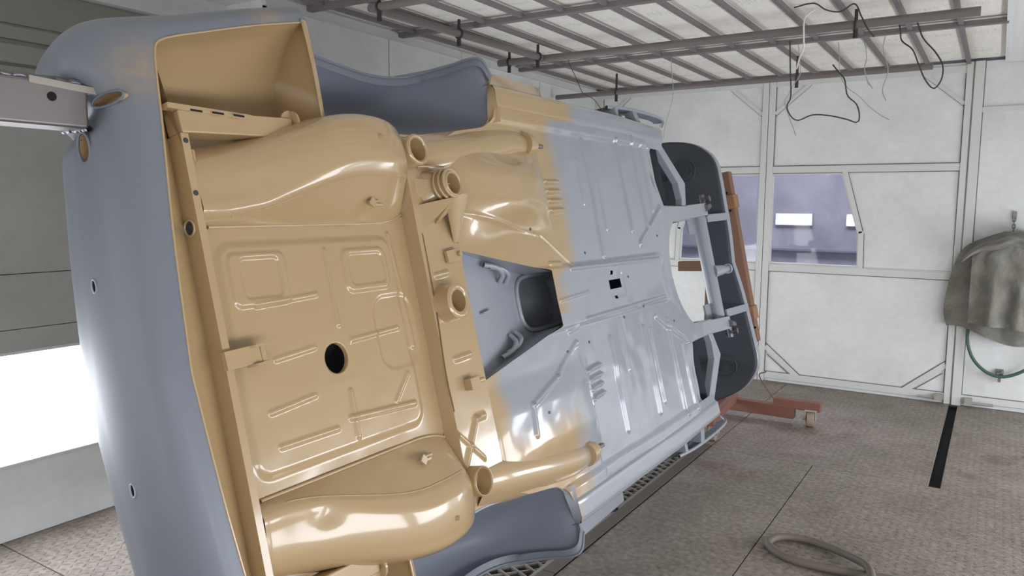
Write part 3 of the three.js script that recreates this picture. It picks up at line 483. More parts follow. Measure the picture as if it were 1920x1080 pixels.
// --- floor pan ----------------------------------------------------------------
const panStart = v => { const a = Math.abs(v); return a > 0.645 ? lerp(2.215, 2.245, (a - 0.645) / 0.055) : a > 0.618 ? lerp(2.16, 2.215, (a - 0.618) / 0.027) : a > 0.592 ? lerp(2.0, 2.16, (a - 0.592) / 0.026) : a > 0.54 ? lerp(1.875, 2.0, (a - 0.54) / 0.052) : a > 0.205 ? 1.875 : a > 0.105 ? lerp(2.40, 1.885, (a - 0.105) / 0.1) : 2.405; };
const panEnd = v => { const a = Math.abs(v); return a < 0.27 ? 3.90 - Math.sqrt(0.09 - v * v) : a < 0.352 ? 3.86 : 3.685; };
function panH(u, v) {
  const a = Math.abs(v); let h = wave(u, v, 0.0035);
  // raised centre plate over the tunnel
  h += 0.013 * ss(0.125, 0.105, a) * ss(3.55, 3.40, u); h += ridge(u, v, 2.55, -0.10, 3.44, -0.088, 0.011, 0.008) + ridge(u, v, 2.60, 0.102, 3.42, 0.092, 0.011, 0.008) + ridge(u, v, 2.42, 0.012, 2.66, 0.0, 0.008, 0.005);
  h += rrect(u, v, 2.86, 3.0, -0.055, 0.045, 0.02, 0.008, -0.004);
  if (v < 0) {
    // rounded bulge under the rear seat, with a steep lower flank
    const bx = (u - 2.19) / 0.30, q = clamp(1 - bx * bx); h += 0.066 * Math.pow(q, 0.6) * ss(0.225 + 0.02 * Math.sin(u * 9), 0.36, a) * ss(0.60, 0.43, a);
    h -= 0.012 * Math.exp(-(Math.pow((u - 2.26) / 0.09, 2) + Math.pow((a - 0.51) / 0.03, 2)));
    for (let i = 0; i < 4; i++) h += ridge(u, v, 2.475, -0.435 + i * 0.037, 2.60, -0.44 + i * 0.037, 0.012, 0.014);
    h += 0.005 * ss(0.012, -0.004, Math.abs((v + 0.312) - (u - 1.945) * 0.17) - 0.0) * ss(2.40, 2.36, u);
    h += ridge(u, v, 2.395, -0.238, 2.60, -0.108, 0.006, 0.004) + ridge(u, v, 2.42, -0.128, 2.50, -0.125, 0.012, 0.007);
    for (const [uu, va, vb, hh] of [[2.80, -0.54, -0.36, 0.006], [2.885, -0.63, -0.135, 0.010], [2.97, -0.60, -0.25, 0.006], [3.225, -0.655, -0.235, 0.011], [3.41, -0.68, -0.255, 0.010], [3.52, -0.66, -0.33, 0.007]]) h += ridge(u, v, uu, va, uu - 0.005, vb, 0.016, hh);
  } else {
    const bx = (u - 2.22) / 0.33, q = clamp(1 - bx * bx); h += 0.030 * Math.sqrt(q) * ss(0.22, 0.34, a) * ss(0.60, 0.45, a);
    for (let i = 0; i < 4; i++) h += ridge(u, v, 2.52, 0.292 + i * 0.036, 2.64, 0.285 + i * 0.036, 0.012, 0.016);
    h += ridge(u, v, 2.07, 0.42, 2.085, 0.325, 0.014, 0.007) + ridge(u, v, 2.085, 0.325, 2.30, 0.27, 0.012, 0.007) + ridge(u, v, 2.30, 0.27, 2.50, 0.175, 0.014, 0.008) + ridge(u, v, 2.50, 0.175, 2.515, 0.42, 0.008, 0.006);
    h += ridge(u, v, 2.46, 0.13, 2.54, 0.122, 0.012, 0.007);
    h -= 0.006 * ss(0.3, 0.36, a) * ss(2.5, 2.53, u) * ss(2.85, 2.7, u);
    for (const [uu, va, vb, hh] of [[2.78, 0.20, 0.58, 0.010], [2.90, 0.14, 0.35, 0.006], [3.12, 0.20, 0.585, 0.012], [3.19, 0.22, 0.55, 0.008], [3.41, 0.20, 0.655, 0.011], [3.54, 0.34, 0.66, 0.007]]) h += ridge(u, v, uu, va, uu + 0.004, vb, 0.016, hh);
  }
  h += ridge(u, v, 3.28, 0.17 * Math.sign(v || 1), 3.62, 0.34 * Math.sign(v || 1), 0.02, 0.010);
  h += 0.012 * ss(0.635, 0.66, a) - 0.02 * ss(3.55, 3.7, u) * ss(0.3, 0.5, a);
  return h;
}
const slotHit = (u, v) => (Math.abs(u - 2.915) < 0.056 && Math.abs(v + 0.010) < 0.019) || (Math.abs(u - 2.90) < 0.012 && Math.abs(Math.abs(v + 0.008) - 0.052) < 0.0075);
const panU = (s, v) => s < 0.28 ? lerp(panStart(v), 2.43, s / 0.28) : s < 0.86 ? lerp(2.43, 3.55, (s - 0.28) / 0.58) : lerp(3.55, panEnd(v), (s - 0.86) / 0.14);
mesh('floor_pan', sheet(420, 330, (s, t) => { const v = lerp(-0.70, 0.70, t), u = panU(s, v); return c(u, v, panH(u, v)); }, paintAt, (s, t) => { const v = lerp(-0.70, 0.70, t); return slotHit(panU(s, v), v); }), M.paint, car);
mesh('tunnel_cover', sheet(30, 6, (s, t) => c(lerp(2.41, 3.58, s), lerp(-0.12, 0.12, t), -0.20)), M.silver, car);
// small drain plugs and studs
for (const [u, v] of [[2.33, -0.26], [2.72, -0.155], [2.60, 0.19], [2.42, 0.20], [2.17, 0.37], [3.05, -0.03], [3.15, 0.11], [2.95, 0.135], [3.5, -0.2], [3.5, 0.22]]) mesh('drain_plug', cyl(c(u, v, panH(u, v) - 0.002), c(u, v, panH(u, v) + 0.003), 0.006, 0.005, 12), M.darkGrey, car);
// --- tunnel mouth: recess narrowing to the opening ------------------------------
const recN = u => -0.03 - 0.10 * clamp((u - 1.86) / 0.54);
const recW = u => clamp(lerp(0.205, 0.105, (u - 1.885) / 0.515), 0.1, 0.21);
const mouth = (u, v) => { const x = (u - 2.525) / 0.18, y = (v + 0.002) / 0.098; return Math.pow(Math.abs(x), 3.2) + Math.pow(Math.abs(y), 3.2) < 1; };
mesh('tunnel_recess', sheet(150, 90, (s, t) => { const u = lerp(1.86, 2.74, s), w = recW(u) + 0.012, v = lerp(-w, w, t); return c(u, v, recN(u) + 0.03 * Math.pow(Math.abs(v) / w, 4) * 0 - 0.0); }, null, (s, t) => { const u = lerp(1.86, 2.74, s), w = recW(u) + 0.012; return mouth(u, lerp(-w, w, t)); }), M.silver, car);
for (const sg of [-1, 1]) {
  mesh('recess_wall', sheet(60, 10, (s, t) => { const u = lerp(1.875, 2.72, s), w = recW(u); return c(u, sg * (w + 0.012 * t), lerp(0.0, recN(u) - 0.002, t)); }), M.silver, car);
  for (const o of [0, 0.035]) { const m = mesh('heat_shield_tab', tube([c(2.08 + o, sg * (0.158 - o * 0.25), -0.055), c(2.15 + o, sg * (0.142 - o * 0.25), -0.05), c(2.19 + o, sg * (0.118 - o * 0.2), -0.06), c(2.20 + o, sg * (0.095 - o * 0.2), -0.085)], 0.009, 30, 6), M.silver, car); }
}
mesh('mouth_frame', tube(Array.from({ length: 48 }, (_, i) => { const a = i / 48 * Math.PI * 2, cs = Math.cos(a), sn = Math.sin(a), u = 2.525 + 0.187 * Math.sign(cs) * Math.pow(Math.abs(cs), 0.62), v = -0.002 + 0.105 * Math.sign(sn) * Math.pow(Math.abs(sn), 0.62); return c(u, v, recN(u) + 0.004); }), 0.009, 140, 8, true), M.silver, car);
mesh('tunnel_inside', sheet(40, 14, (s, t) => { const a = s * Math.PI * 2, cs = Math.cos(a), sn = Math.sin(a); return c(2.525 + 0.18 * Math.sign(cs) * Math.pow(Math.abs(cs), 0.62) + 0.5 * t * t, 0.098 * Math.sign(sn) * Math.pow(Math.abs(sn), 0.62), lerp(recN(2.525 + 0.18 * cs), -0.44, t)); }), M.silver, car);
mesh('tunnel_back', sheet(2, 2, (s, t) => c(lerp(2.2, 3.4, s), lerp(-0.2, 0.2, t), -0.44)), M.silver, car);
mesh('recess_nib', [bar(c(2.01, 0.0, -0.05), c(2.08, -0.006, -0.062), 0.004, 0.016)], M.silver, car);
// --- sills ----------------------------------------------------------------------
for (const sg of [-1, 1]) {
  const pf = [[0.655, 0.004], [0.69, 0.010], [0.70, 0.022], [0.755, 0.024], [0.772, 0.018], [0.778, 0.0], [0.784, -0.05], [0.784, -0.14]];
  mesh('sill', sheet(160, pf.length * 4 - 4, (s, t) => { const x = t * (pf.length - 1), i = Math.min(pf.length - 2, Math.floor(x)), k = x - i; const u = lerp(2.247, 3.80, s); return c(u, sg * lerp(pf[i][0], pf[i + 1][0], k) * (1 - 0.02 * ss(3.2, 3.8, u)), lerp(pf[i][1], pf[i + 1][1], k) + 0.001 * N(u * 8, k)); }, p => mix3(tanL, silL, sg < 0 ? ss(2.72, 2.86, -p.z + 0.03 * N(p.x * 20, p.z * 9)) : ss(2.2, 2.3, -p.z))), M.paint, car);
  mesh('sill_outrigger', [sheet(30, 6, (s, t) => c(lerp(lerp(2.25, 2.235, t), lerp(2.60, 2.68, t), s), sg * lerp(0.765, 0.835, t), lerp(0.012, -0.012, t) - 0.02 * t * s)), sheet(10, 4, (s, t) => { const v = lerp(0.64, 0.81, s); return c(lerp(2.248, lerp(2.215, 2.268, s), t), sg * v, lerp(s < 0.8 ? 0.022 : 0.008, -0.012, t)); })], sg < 0 ? M.tan : M.silver, car);
  mesh('body_side', sheet(20, 4, (s, t) => c(lerp(2.25, 3.75, s), sg * lerp(0.784, 0.76, t), lerp(-0.12, -0.5, t))), M.grey, car);
  // front of the floor: bent flange round the front wheel arch, and its inner panel
  const fl = (pts, d, n0) => { const s = new THREE.Shape(); pts.forEach(([u, v], i) => i ? s.lineTo(sg * v, -u) : s.moveTo(sg * v, -u)); s.closePath(); return new THREE.ExtrudeGeometry(s, { depth: d, bevelEnabled: true, bevelThickness: 0.004, bevelSize: 0.004, bevelSegments: 2 }).applyMatrix4(new THREE.Matrix4().set(1, 0, 0, 0, 0, 0, 1, n0, 0, 1, 0, 0, 0, 0, 0, 1)); }, flip = g => { g = g.index ? g.toNonIndexed() : g; for (const k of Object.keys(g.attributes)) { const a = g.attributes[k], w = a.itemSize; for (let i = 0; i < a.count; i += 3) for (let q = 0; q < w; q++) { const x = a.array[(i + 1) * w + q]; a.array[(i + 1) * w + q] = a.array[(i + 2) * w + q]; a.array[(i + 2) * w + q] = x; } } return g; };
  mesh('arch_flange', flip(fl([[3.66, 0.762], [3.80, 0.760], [4.135, 0.485], [4.06, 0.325], [4.0, 0.325], [4.04, 0.40], [4.03, 0.49], [3.79, 0.70], [3.66, 0.705]], 0.03, -0.06)), M.silver, car);
  mesh('front_arch_panel', sheet(16, 12, (s, t) => c(lerp(3.69, lerp(4.0, 3.78, ss(0.5, 1, t)), s), sg * lerp(0.34, 0.72, t), -0.09 - 0.10 * s * (1 - t * 0.5))), M.darkGrey, car);
  mesh('arch_plug', [cyl(c(3.80, sg * 0.47, -0.125), c(3.80, sg * 0.47, -0.118), 0.03), ], M.dark, car);
  // frame horn, clamp and weld lump at its tip
  const horn = mesh('frame_horn', [bar(c(3.70, sg * 0.315, -0.03), c(4.06, sg * 0.315, -0.04), 0.075, 0.055), bar(c(4.0, sg * 0.318, -0.045), c(4.44, sg * 0.342, -0.06), 0.075, 0.06)], M.silver, car);
  mesh('horn_end', [cyl(c(4.40, sg * 0.345, -0.03), c(4.50, sg * 0.36, -0.04), 0.022), cyl(c(4.45, sg * 0.30, -0.05), c(4.45, sg * 0.43, -0.05), 0.016), cyl(c(4.47, sg * 0.40, -0.08), c(4.47, sg * 0.40, -0.01), 0.018), cyl(c(4.42, sg * 0.395, -0.04), c(4.50, sg * 0.42, -0.05), 0.01)], M.weld, horn);
  mesh('tie_strap', bar(c(4.47, sg * 0.288, -0.055), c(4.735, sg * 0.288, 0.0), 0.045, 0.012), M.silver, car);
  // fender foot standing off outside the sill
  const ft = mesh('fender_foot', [sheet(40, 6, (s, t) => { const u = lerp(3.44, 4.22, s), b = -0.065 - 0.05 * Math.pow(s, 6) - 0.03 * Math.pow(1 - s, 4); return c(u, sg * (0.866 + 0.01 * t), b - 0.11 * t * (1 - s * 0.55)); }), sheet(12, 4, (s, t) => c(lerp(3.44, 3.72, s), sg * lerp(0.866, 0.80, t), -0.14 - 0.02 * t))], M.archGrey, car);
  mesh('foot_rim', tube([c(3.44, sg * 0.865, -0.095), c(3.6, sg * 0.868, -0.07), c(4.04, sg * 0.866, -0.068), c(4.17, sg * 0.863, -0.09), c(4.225, sg * 0.85, -0.125)], 0.009, 40, 8), M.silver, ft);
  mesh('foot_post', bar(c(3.70, sg * 0.78, -0.07), c(3.70, sg * 0.865, -0.085), 0.05, 0.05), M.silver, ft); mesh('foot_post', bar(c(3.50, sg * 0.78, -0.10), c(3.50, sg * 0.86, -0.10), 0.03, 0.06), M.silver, ft);
}
mesh('firewall', sheet(30, 10, (s, t) => { const v = lerp(-0.75, 0.75, s); return c(panEnd(clamp(v, -0.26, 0.26)) + 0.03 + 0.05 * t, v, lerp(-0.02, -0.5, t)); }), M.darkGrey, car);
mesh('bellhousing_rim', sheet(60, 4, (s, t) => { const v = lerp(-0.27, 0.27, s); return c(panEnd(v) + 0.02 * t, v, -0.002 - 0.09 * t + 0.004 * N(s * 30, t)); }), M.darkGrey, car);
mesh('floor_shade_deck', sheet(10, 6, (s, t) => c(lerp(1.5, 3.75, s), lerp(-0.80, 0.80, t), -0.5)), M.grey, car);  // unseen sheet added to block light behind the floor pan
const tb = mesh('cross_tube', cyl(c(4.44, -0.33, -0.09), c(4.41, 0.335, -0.09), 0.040, 0.040, 28), M.silver, car);
mesh('tube_boss', [cyl(c(4.42, 0.03, -0.07), c(4.50, 0.03, -0.03), 0.04, 0.028), cyl(c(4.46, 0.03, -0.04), c(4.53, 0.03, -0.015), 0.022), cyl(c(4.53, 0.03, -0.015), c(4.545, 0.03, -0.01), 0.03)], M.silver, tb);
for (const x of [-0.27, 0.27]) mesh('tube_plate', box(0.12, 0.012, 0.10, x, -0.115, -4.33), M.silver, tb);
// --- nose panel -------------------------------------------------------------------
{
  const outline = (k) => { const half = [[0, -0.05], [0.18, -0.032], [0.34, -0.025], [0.53, -0.018], [0.63, -0.022], [0.70, -0.055], [0.77, -0.13], [0.815, -0.24], [0.835, -0.36], [0.835, -0.62]]; const pts = [...half.map(([v, n]) => new THREE.Vector2(v * k, n * (k > 1 ? 1 : 1) + (k - 1) * 0.5)), ...half.slice().reverse().map(([v, n]) => new THREE.Vector2(-v * k, n + (k - 1) * 0.5))]; return pts; };
  const smooth = pts => { const sh = new THREE.Shape(new THREE.SplineCurve(pts).getPoints(160)); sh.holes.push(new THREE.Path([[-0.33, -0.20], [-0.27, -0.165], [0.27, -0.165], [0.33, -0.20], [0.33, -0.55], [0.27, -0.59], [-0.27, -0.59], [-0.33, -0.55]].map(p => new THREE.Vector2(...p)))); return sh; };
  const np = mesh('nose_panel', new THREE.ExtrudeGeometry(smooth(outline(1)), { depth: 0.02, bevelEnabled: true, bevelThickness: 0.012, bevelSize: 0.012, bevelSegments: 4 }).translate(0, 0, -4.73), M.dark, car);
  mesh('nose_skin', new THREE.ExtrudeGeometry(smooth(outline(1.003)), { depth: 0.04, bevelEnabled: true, bevelThickness: 0.015, bevelSize: 0.012, bevelSegments: 4 }).translate(0, 0, -4.79), M.silver, np);
  for (const sg of [-1, 1]) mesh('lamp_bucket', [new THREE.TorusGeometry(0.07, 0.008, 8, 40).translate(sg * 0.628, -0.205, -4.70), cyl(V(sg * 0.628, -0.205, -4.72), V(sg * 0.628, -0.205, -4.69), 0.035), ...[0, 1, 2].map(i => cyl(V(sg * 0.628 + 0.05 * Math.cos(i * 2.1 + 1), -0.205 + 0.05 * Math.sin(i * 2.1 + 1), -4.72), V(sg * 0.628 + 0.05 * Math.cos(i * 2.1 + 1), -0.205 + 0.05 * Math.sin(i * 2.1 + 1), -4.695), 0.006))], M.dark, np);
  for (const sg of [-1, 1]) mesh('apron_side', sheet(12, 6, (s, t) => c(lerp(4.15, 4.72, s), sg * lerp(0.52, 0.60, s), lerp(-0.22, -0.60, t))), M.dark, car);
}

// ---------------------------------------------------------------- far rotisserie stand
{
  const st = group('rotisserie_stand'); st.position.set(-1.5, 0, -5.2); tag(st, 'rust red rolling rotisserie stand with brown tilted beam behind the car nose', 'stand');
  const L = (x, y, z) => V(x + 1.5, y, z + 5.2), cw = (v, n, z) => { const p = V(-1.344 + v * Math.sin(TH) + n * Math.cos(TH), 1.16 - v * Math.cos(TH) + n * Math.sin(TH), z); return L(p.x, p.y, p.z); };
  mesh('base_beam', [bar(L(-1.78, 0.085, -5.4), L(-1.10, 0.085, -5.4), 0.07, 0.085)], M.rust, st);
  mesh('end_channel', bar(L(-1.24, 0.145, -5.4), L(-0.93, 0.145, -5.4), 0.075, 0.06), M.rust, st);
  mesh('leg_tube', bar(L(-1.52, 0.135, -5.4), L(-1.46, 0.135, -4.66), 0.05, 0.05), M.rust, st);
  mesh('rear_leg_tube', bar(L(-1.72, 0.10, -5.4), L(-1.72, 0.10, -6.0), 0.06, 0.06), M.rust, st);
  mesh('upright_post', bar(L(-1.72, 0.1, -5.42), L(-1.72, 1.12, -5.42), 0.08, 0.08), M.wood, st);
  mesh('hub_arm', [bar(L(-1.95, 1.06, -5.36), L(-1.56, 1.08, -5.36), 0.07, 0.07), cyl(L(-1.54, 1.13, -5.42), L(-1.455, 1.155, -5.14), 0.04)], M.wood, st);
  const bm2 = mesh('tilted_beam', bar(cw(-0.60, -0.075, -5.1), cw(0.545, -0.115, -5.1), 0.075, 0.075), M.wood, st);
  for (const [v, n] of [[-0.40, -0.082], [0.35, -0.108]]) mesh('beam_sleeve', [bar(cw(v - 0.045, n, -5.1), cw(v + 0.045, n - 0.003, -5.1), 0.10, 0.10), bar(cw(v, n - 0.03, -5.1), cw(v, n - 0.03, -4.82), 0.05, 0.05)], std(0x9d7556, 0.7), bm2);
  for (const v of [-0.46, -0.34, 0.45]) mesh('pin_shade_disc', cyl(cw(v, -0.076, -5.06), cw(v, -0.076, -5.055), 0.008), M.black, bm2);  // black discs painted as the dark inside of pin holes
  const caster = (x, z, turn) => { const g = group('caster', st); const o = L(x, 0, z); g.position.copy(o); g.scale.setScalar(1.12); g.rotation.y = turn; mesh('caster_wheel', new THREE.LatheGeometry([[0.0, -0.022], [0.022, -0.022], [0.024, -0.016], [0.040, -0.018], [0.046, -0.022], [0.05, -0.018], [0.05, 0.018], [0.046, 0.022], [0.040, 0.018], [0.024, 0.016], [0.022, 0.022], [0, 0.022]].map(p => new THREE.Vector2(p[0], p[1])), 32).rotateZ(Math.PI / 2).translate(0, 0.05, 0), M.caster, g); mesh('caster_fork', [box(0.07, 0.008, 0.07, 0, 0.108, 0.01), box(0.006, 0.07, 0.04, 0.03, 0.072, 0.006), box(0.006, 0.07, 0.04, -0.03, 0.072, 0.006), cyl(V(-0.04, 0.05, 0), V(0.04, 0.05, 0), 0.009)], std(0xb5aca0, 0.5, 0.4), g); };
  caster(-1.0, -5.4, 0.25); caster(-1.46, -4.72, 0.15); caster(-1.72, -5.95, 0);
  mesh('tie_wire', tube([cw(0.74, -0.05, -5.0), L(-1.30, 0.35, -5.2), L(-1.22, 0.14, -5.38)], 0.004, 20, 6), M.rust, st);
}
// ---------------------------------------------------------------- near rotisserie arm at the tail
{
  const st = group('rotisserie_stand'); st.position.set(-1.62, 0, 0); tag(st, 'bare steel rotisserie stand whose welded box arm holds the grey tail', 'stand');
  const L = (x, y, z) => V(x + 1.62, y, z);
  const tubeArm = mesh('box_arm', bar(L(-1.63, 1.69, 0.55), L(-1.63, 1.69, -0.872), 0.10, 0.088), M.raw, st);
  mesh('bolt_shade_disc', [cyl(L(-1.5795, 1.703, -0.80), L(-1.5790, 1.703, -0.80), 0.009)], M.black, tubeArm);  // black disc on the arm face, painted as a hole's shade
  mesh('weld_bead', tube(Array.from({ length: 60 }, (_, i) => L(-1.59 + 0.008 * N(i * 1.7, 2), 1.737 + 0.006 * N(i * 2.3, 5), -0.2 - 0.66 * i / 59)), 0.007, 200, 6), M.weld, tubeArm);
  mesh('end_weld', tube(Array.from({ length: 20 }, (_, i) => L(-1.58 - 0.1 * i / 19, 1.647 + 0.004 * N(i * 2.3, 5), -0.87 + 0.006 * N(i * 2.9, 1))), 0.007, 60, 6), M.weld, tubeArm);
  mesh('tongue_plate', bar(L(-1.60, 1.732, -0.76), L(-1.590, 1.713, -1.01), 0.045, 0.014), std(0xaca69b, 0.4, 0.5), st);
  mesh('hub_plate', bar(L(-1.63, 1.70, 0.5), L(-1.344, 1.16, 0.5), 0.1, 0.1), M.raw, st);
  mesh('hub_shaft', cyl(L(-1.344, 1.16, 0.45), L(-1.344, 1.16, 0.9), 0.05), M.raw, st);
  mesh('upright_post', bar(L(-1.344, 0.05, 0.8), L(-1.344, 1.25, 0.8), 0.1, 0.1), M.rust, st);
  mesh('base_beam', [bar(L(-1.9, 0.06, 0.8), L(-0.8, 0.06, 0.8), 0.1, 0.1), bar(L(-1.344, 0.06, 0.8), L(-1.344, 0.06, 1.4), 0.1, 0.1)], M.rust, st);
}
// ---------------------------------------------------------------- canvas on the wall hook
{
  const g = group('canvas_cover'); g.position.set(0.08, 0, -6.6); tag(g, 'grimy grey brown canvas sheet hanging from a hook on the white wall', 'canvas');
  const dirt = tex(256, 256, (x, y) => { const n = fbm(x * 5, y * 5, 31, 4) * 40 + fbm(x * 40, y * 40, 2, 2) * 14, b = fbm(x * 3 + 4, y * 3, 11) * 10; return [126 + n + b, 123 + n, 114 + n - b]; });
  const cm = new THREE.MeshStandardMaterial({ map: dirt, roughness: 0.95, side: THREE.DoubleSide });
  const hw = path([[0, 0.03, 0.10], [0.06, 0.14, 0.20], [0.15, 0.26, 0.26], [0.3, 0.325, 0.30], [0.6, 0.37, 0.32], [0.85, 0.385, 0.34], [1, 0.36, 0.36]]);
  mesh('canvas_back', sheet(90, 70, (s, t) => { const [l, r] = hw(t), x = lerp(-l, r, s), a = s * Math.PI; const y = 1.335 - 0.72 * t - 0.05 * Math.sin(s * 2.2) * t - 0.10 * s * s * t * 0.9 + 0.02 * Math.sin(s * 9) * t; const f = 0.02 * Math.sin(s * 17 + t * 3) * t + 0.02 * fbm(s * 4, t * 4, 3); return V(x, y, Math.sin(a) * 0.14 * (0.4 + 0.6 * t) + f); }), cm, g);
  mesh('canvas_fold', sheet(90, 60, (s, t) => { const l = lerp(0.02, 0.23, ss(0, 0.25, t)), r = lerp(0.08, 0.15, t), x = lerp(-l, r, s) + 0.01; const y = 1.325 - 0.66 * t - 0.03 * s * t - 0.05 * Math.pow(Math.abs(s - 0.25), 0.8) * ss(0.4, 0, t); const f = 0.034 * Math.sin(s * 13 + t * 2.2 + 1.2) * ss(0.05, 0.8, t) + 0.012 * fbm(s * 5, t * 5, 8); return V(x, y, 0.145 + 0.055 * Math.sin(Math.PI * clamp(s * 0.96 + 0.02)) * (0.4 + 0.6 * t) + f); }), cm, g);
  mesh('canvas_fold', sheet(70, 60, (s, t) => { const x = lerp(0.13, 0.36, s) + 0.02 * t; const y = 1.30 - 0.60 * t - 0.06 * s + 0.06 * s * t; const f = 0.04 * Math.sin(s * 12 + t * 2.4) * (0.3 + t) + 0.012 * fbm(s * 5, t * 5, 18); return V(x, y, 0.13 + 0.05 * Math.sin(s * 3) + f); }), cm, g);
  const cowl = mesh('canvas_collar', sheet(60, 20, (s, t) => { const a = lerp(-0.28, 0.16, s); return V(a, 1.335 - 1.5 * Math.pow(a - 0.08, 2) * 1.0 - 0.10 * t * (0.35 + s) + 0.01 * Math.sin(s * 11), 0.15 + 0.05 * Math.sin(t * 2.6) + 0.01 * Math.sin(s * 14)); }), cm, g);
  const hk = group('wall_hook'); hk.position.set(0.1, 1.42, ZB); tag(hk, 'small dark hook and chain above the hanging canvas', 'hook');
  mesh('hook_plate', rbox(0.028, 0.06, 0.01, 0, 0.03, 0.0, 0.003), M.steel, hk);
  for (let i = 0; i < 4; i++) mesh('chain_link', new THREE.TorusGeometry(0.012, 0.0045, 6, 16).scale(0.8, 1.3, 1).rotateY(i % 2 ? Math.PI / 2 : 0).translate(0, -0.0 - i * 0.024, 0.02), M.steel, hk);
}
// ---------------------------------------------------------------- hoses and wires
tag(mesh('green_hose', tube([V(-0.13, 0.66, -6.58), V(-0.135, 0.52, -6.585), V(-0.09, 0.38, -6.59), V(0.0, 0.29, -6.59), V(0.09, 0.265, -6.59), V(0.19, 0.30, -6.59), V(0.30, 0.40, -6.59), V(0.36, 0.6, -6.59)], 0.012, 90, 10), M.green), 'green hose hanging in a loop below the canvas on the white wall', 'hose');
{ const h = group('hose_bracket'); h.position.set(0.085, 0.285, ZB); tag(h, 'small metal clip holding the green hose to the wall', 'bracket'); mesh('clip_body', [rbox(0.05, 0.05, 0.03, 0, 0, 0, 0.006), cyl(V(-0.012, 0, 0), V(-0.012, 0, 0.05), 0.008), cyl(V(0.014, 0.012, 0), V(0.014, 0.012, 0.05), 0.008), box(0.02, 0.045, 0.02, 0, -0.045, 0.02)], M.steel, h); }
tag(mesh('floor_hose', tube([V(0.75, 0.018, -3.25), V(0.3, 0.018, -3.36), V(-0.05, 0.018, -3.30), V(-0.3, 0.018, -3.27), V(-0.5, 0.018, -3.23), V(-0.66, 0.018, -3.24), V(-0.762, 0.018, -3.33), V(-0.74, 0.018, -3.43), V(-0.64, 0.018, -3.47), V(-0.53, 0.02, -3.44), V(-0.43, 0.03, -3.37), V(-0.355, 0.05, -3.27), V(-0.32, 0.045, -3.14), V(-0.30, 0.02, -2.9), V(-0.35, 0.018, -2.5)], 0.0165, 160, 10), M.hose), 'grey rubber air hose looped on the chequer plate floor', 'hose');
function wire(label, pts, r, m) { tag(mesh('hanging_wire', tube(pts.map(p => V(...p)), r, 60, 5), m), label, 'wire', 'wires hanging from the ceiling'); }
wire('dark cable looping down in front of the right end of the double doors', [[-0.557, 2.56, -5.000], [-0.542, 2.510, -4.980], [-0.537, 2.459, -5.000], [-0.473, 2.393, -4.971], [-0.441, 2.316, -4.985], [-0.401, 2.223, -5.021], [-0.358, 2.176, -5.027], [-0.321, 2.217, -4.994], [-0.317, 2.290, -4.970], [-0.356, 2.367, -4.990], [-0.428, 2.462, -5.025], [-0.476, 2.570, -5.023], [-0.524, 2.570, -4.987]], 0.0045, M.wireDark);
wire('loose grey cable sagging in a flat loop below the ceiling', [[-1.203, 2.56, -5.200], [-1.188, 2.377, -5.180], [-1.183, 2.194, -5.200], [-1.197, 2.144, -5.171], [-1.168, 2.075, -5.185], [-1.134, 2.056, -5.221], [-1.053, 2.086, -5.227], [-0.941, 2.073, -5.194], [-0.830, 2.041, -5.170], [-0.774, 2.022, -5.190], [-0.770, 2.070, -5.225], [-0.789, 2.136, -5.223], [-0.838, 2.188, -5.187], [-0.858, 2.287, -5.170], [-0.891, 2.328, -5.197], [-0.941, 2.391, -5.228]], 0.0045, M.wireDark);
wire('white cord hanging past the long ceiling pipe', [[-0.915, 2.570, -4.500], [-0.959, 2.526, -4.471], [-0.965, 2.428, -4.485], [-0.971, 2.371, -4.521], [-0.989, 2.330, -4.527], [-0.997, 2.259, -4.494]], 0.005, M.wireWhite);
wire('thin wire dangling from the ceiling beside the dark loop', [[-0.673, 2.570, -5.300], [-0.688, 2.570, -5.271], [-0.660, 2.570, -5.285], [-0.670, 2.479, -5.321], [-0.636, 2.347, -5.327], [-0.656, 2.220, -5.294], [-0.631, 2.154, -5.270]], 0.003, M.wireGrey);
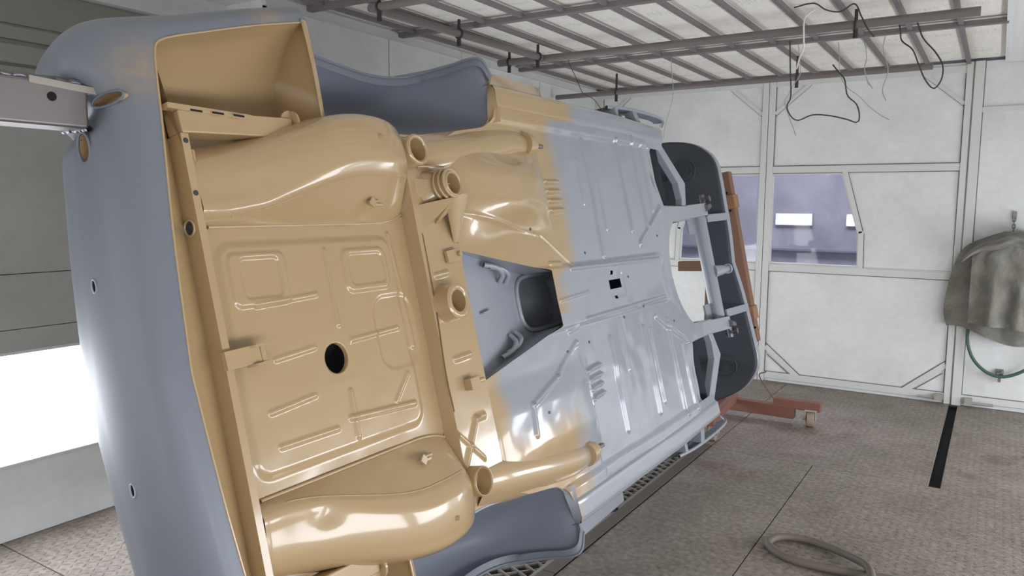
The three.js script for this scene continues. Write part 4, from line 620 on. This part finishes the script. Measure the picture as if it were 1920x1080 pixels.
wire('thin wire ending in a kink above the door panel', [[-1.172, 2.56, -5.300], [-1.157, 2.459, -5.280], [-1.152, 2.358, -5.300], [-1.183, 2.292, -5.271], [-1.220, 2.226, -5.285], [-1.246, 2.193, -5.321], [-1.206, 2.070, -5.327], [-1.177, 2.016, -5.294], [-1.154, 1.963, -5.270]], 0.0025, M.wireGrey);
wire('long thin wire slanting down across the white door panel', [[-0.945, 2.56, -5.400], [-0.930, 2.457, -5.380], [-0.925, 2.353, -5.400], [-0.873, 2.265, -5.371], [-0.806, 2.210, -5.385], [-0.740, 2.139, -5.421], [-0.675, 2.085, -5.427], [-0.618, 2.049, -5.394]], 0.0025, M.wireGrey);
wire('twisted thin wire hanging near the corner brace', [[-0.792, 2.56, -5.400], [-0.777, 2.500, -5.380], [-0.772, 2.440, -5.400], [-0.777, 2.374, -5.371], [-0.747, 2.272, -5.385], [-0.764, 2.307, -5.421], [-0.731, 2.255, -5.427]], 0.003, M.wireGrey);
wire('thin wire rising over the bent fender foot', [[-2.076, 2.56, -5.400], [-2.061, 2.455, -5.380], [-2.056, 2.351, -5.400], [-2.049, 2.256, -5.371], [-2.079, 2.162, -5.385], [-2.117, 2.087, -5.421], [-2.127, 1.999, -5.427]], 0.0025, M.wireGrey);
wire('thin curly wire hanging above the tan sill end', [[-3.151, 2.570, -4.300], [-3.160, 2.555, -4.271], [-3.146, 2.518, -4.285], [-3.169, 2.467, -4.321]], 0.002, M.wireGrey);
wire('thin wire drooping from the far pipe above the sill', [[-2.707, 2.56, -5.000], [-2.692, 2.529, -4.980], [-2.687, 2.497, -5.000], [-2.620, 2.397, -4.971], [-2.575, 2.300, -4.985], [-2.510, 2.258, -5.021], [-2.445, 2.179, -5.027]], 0.0025, M.wireDark);
wire('dark cable draped under the ceiling bars', [[-1.003, 2.570, -4.400], [-0.893, 2.570, -4.371], [-0.837, 2.533, -4.385], [-0.771, 2.524, -4.421], [-0.708, 2.557, -4.427], [-0.666, 2.485, -4.394], [-0.629, 2.413, -4.370], [-0.597, 2.370, -4.390]], 0.004, M.wireDark);

renderer.render(scene, camera);
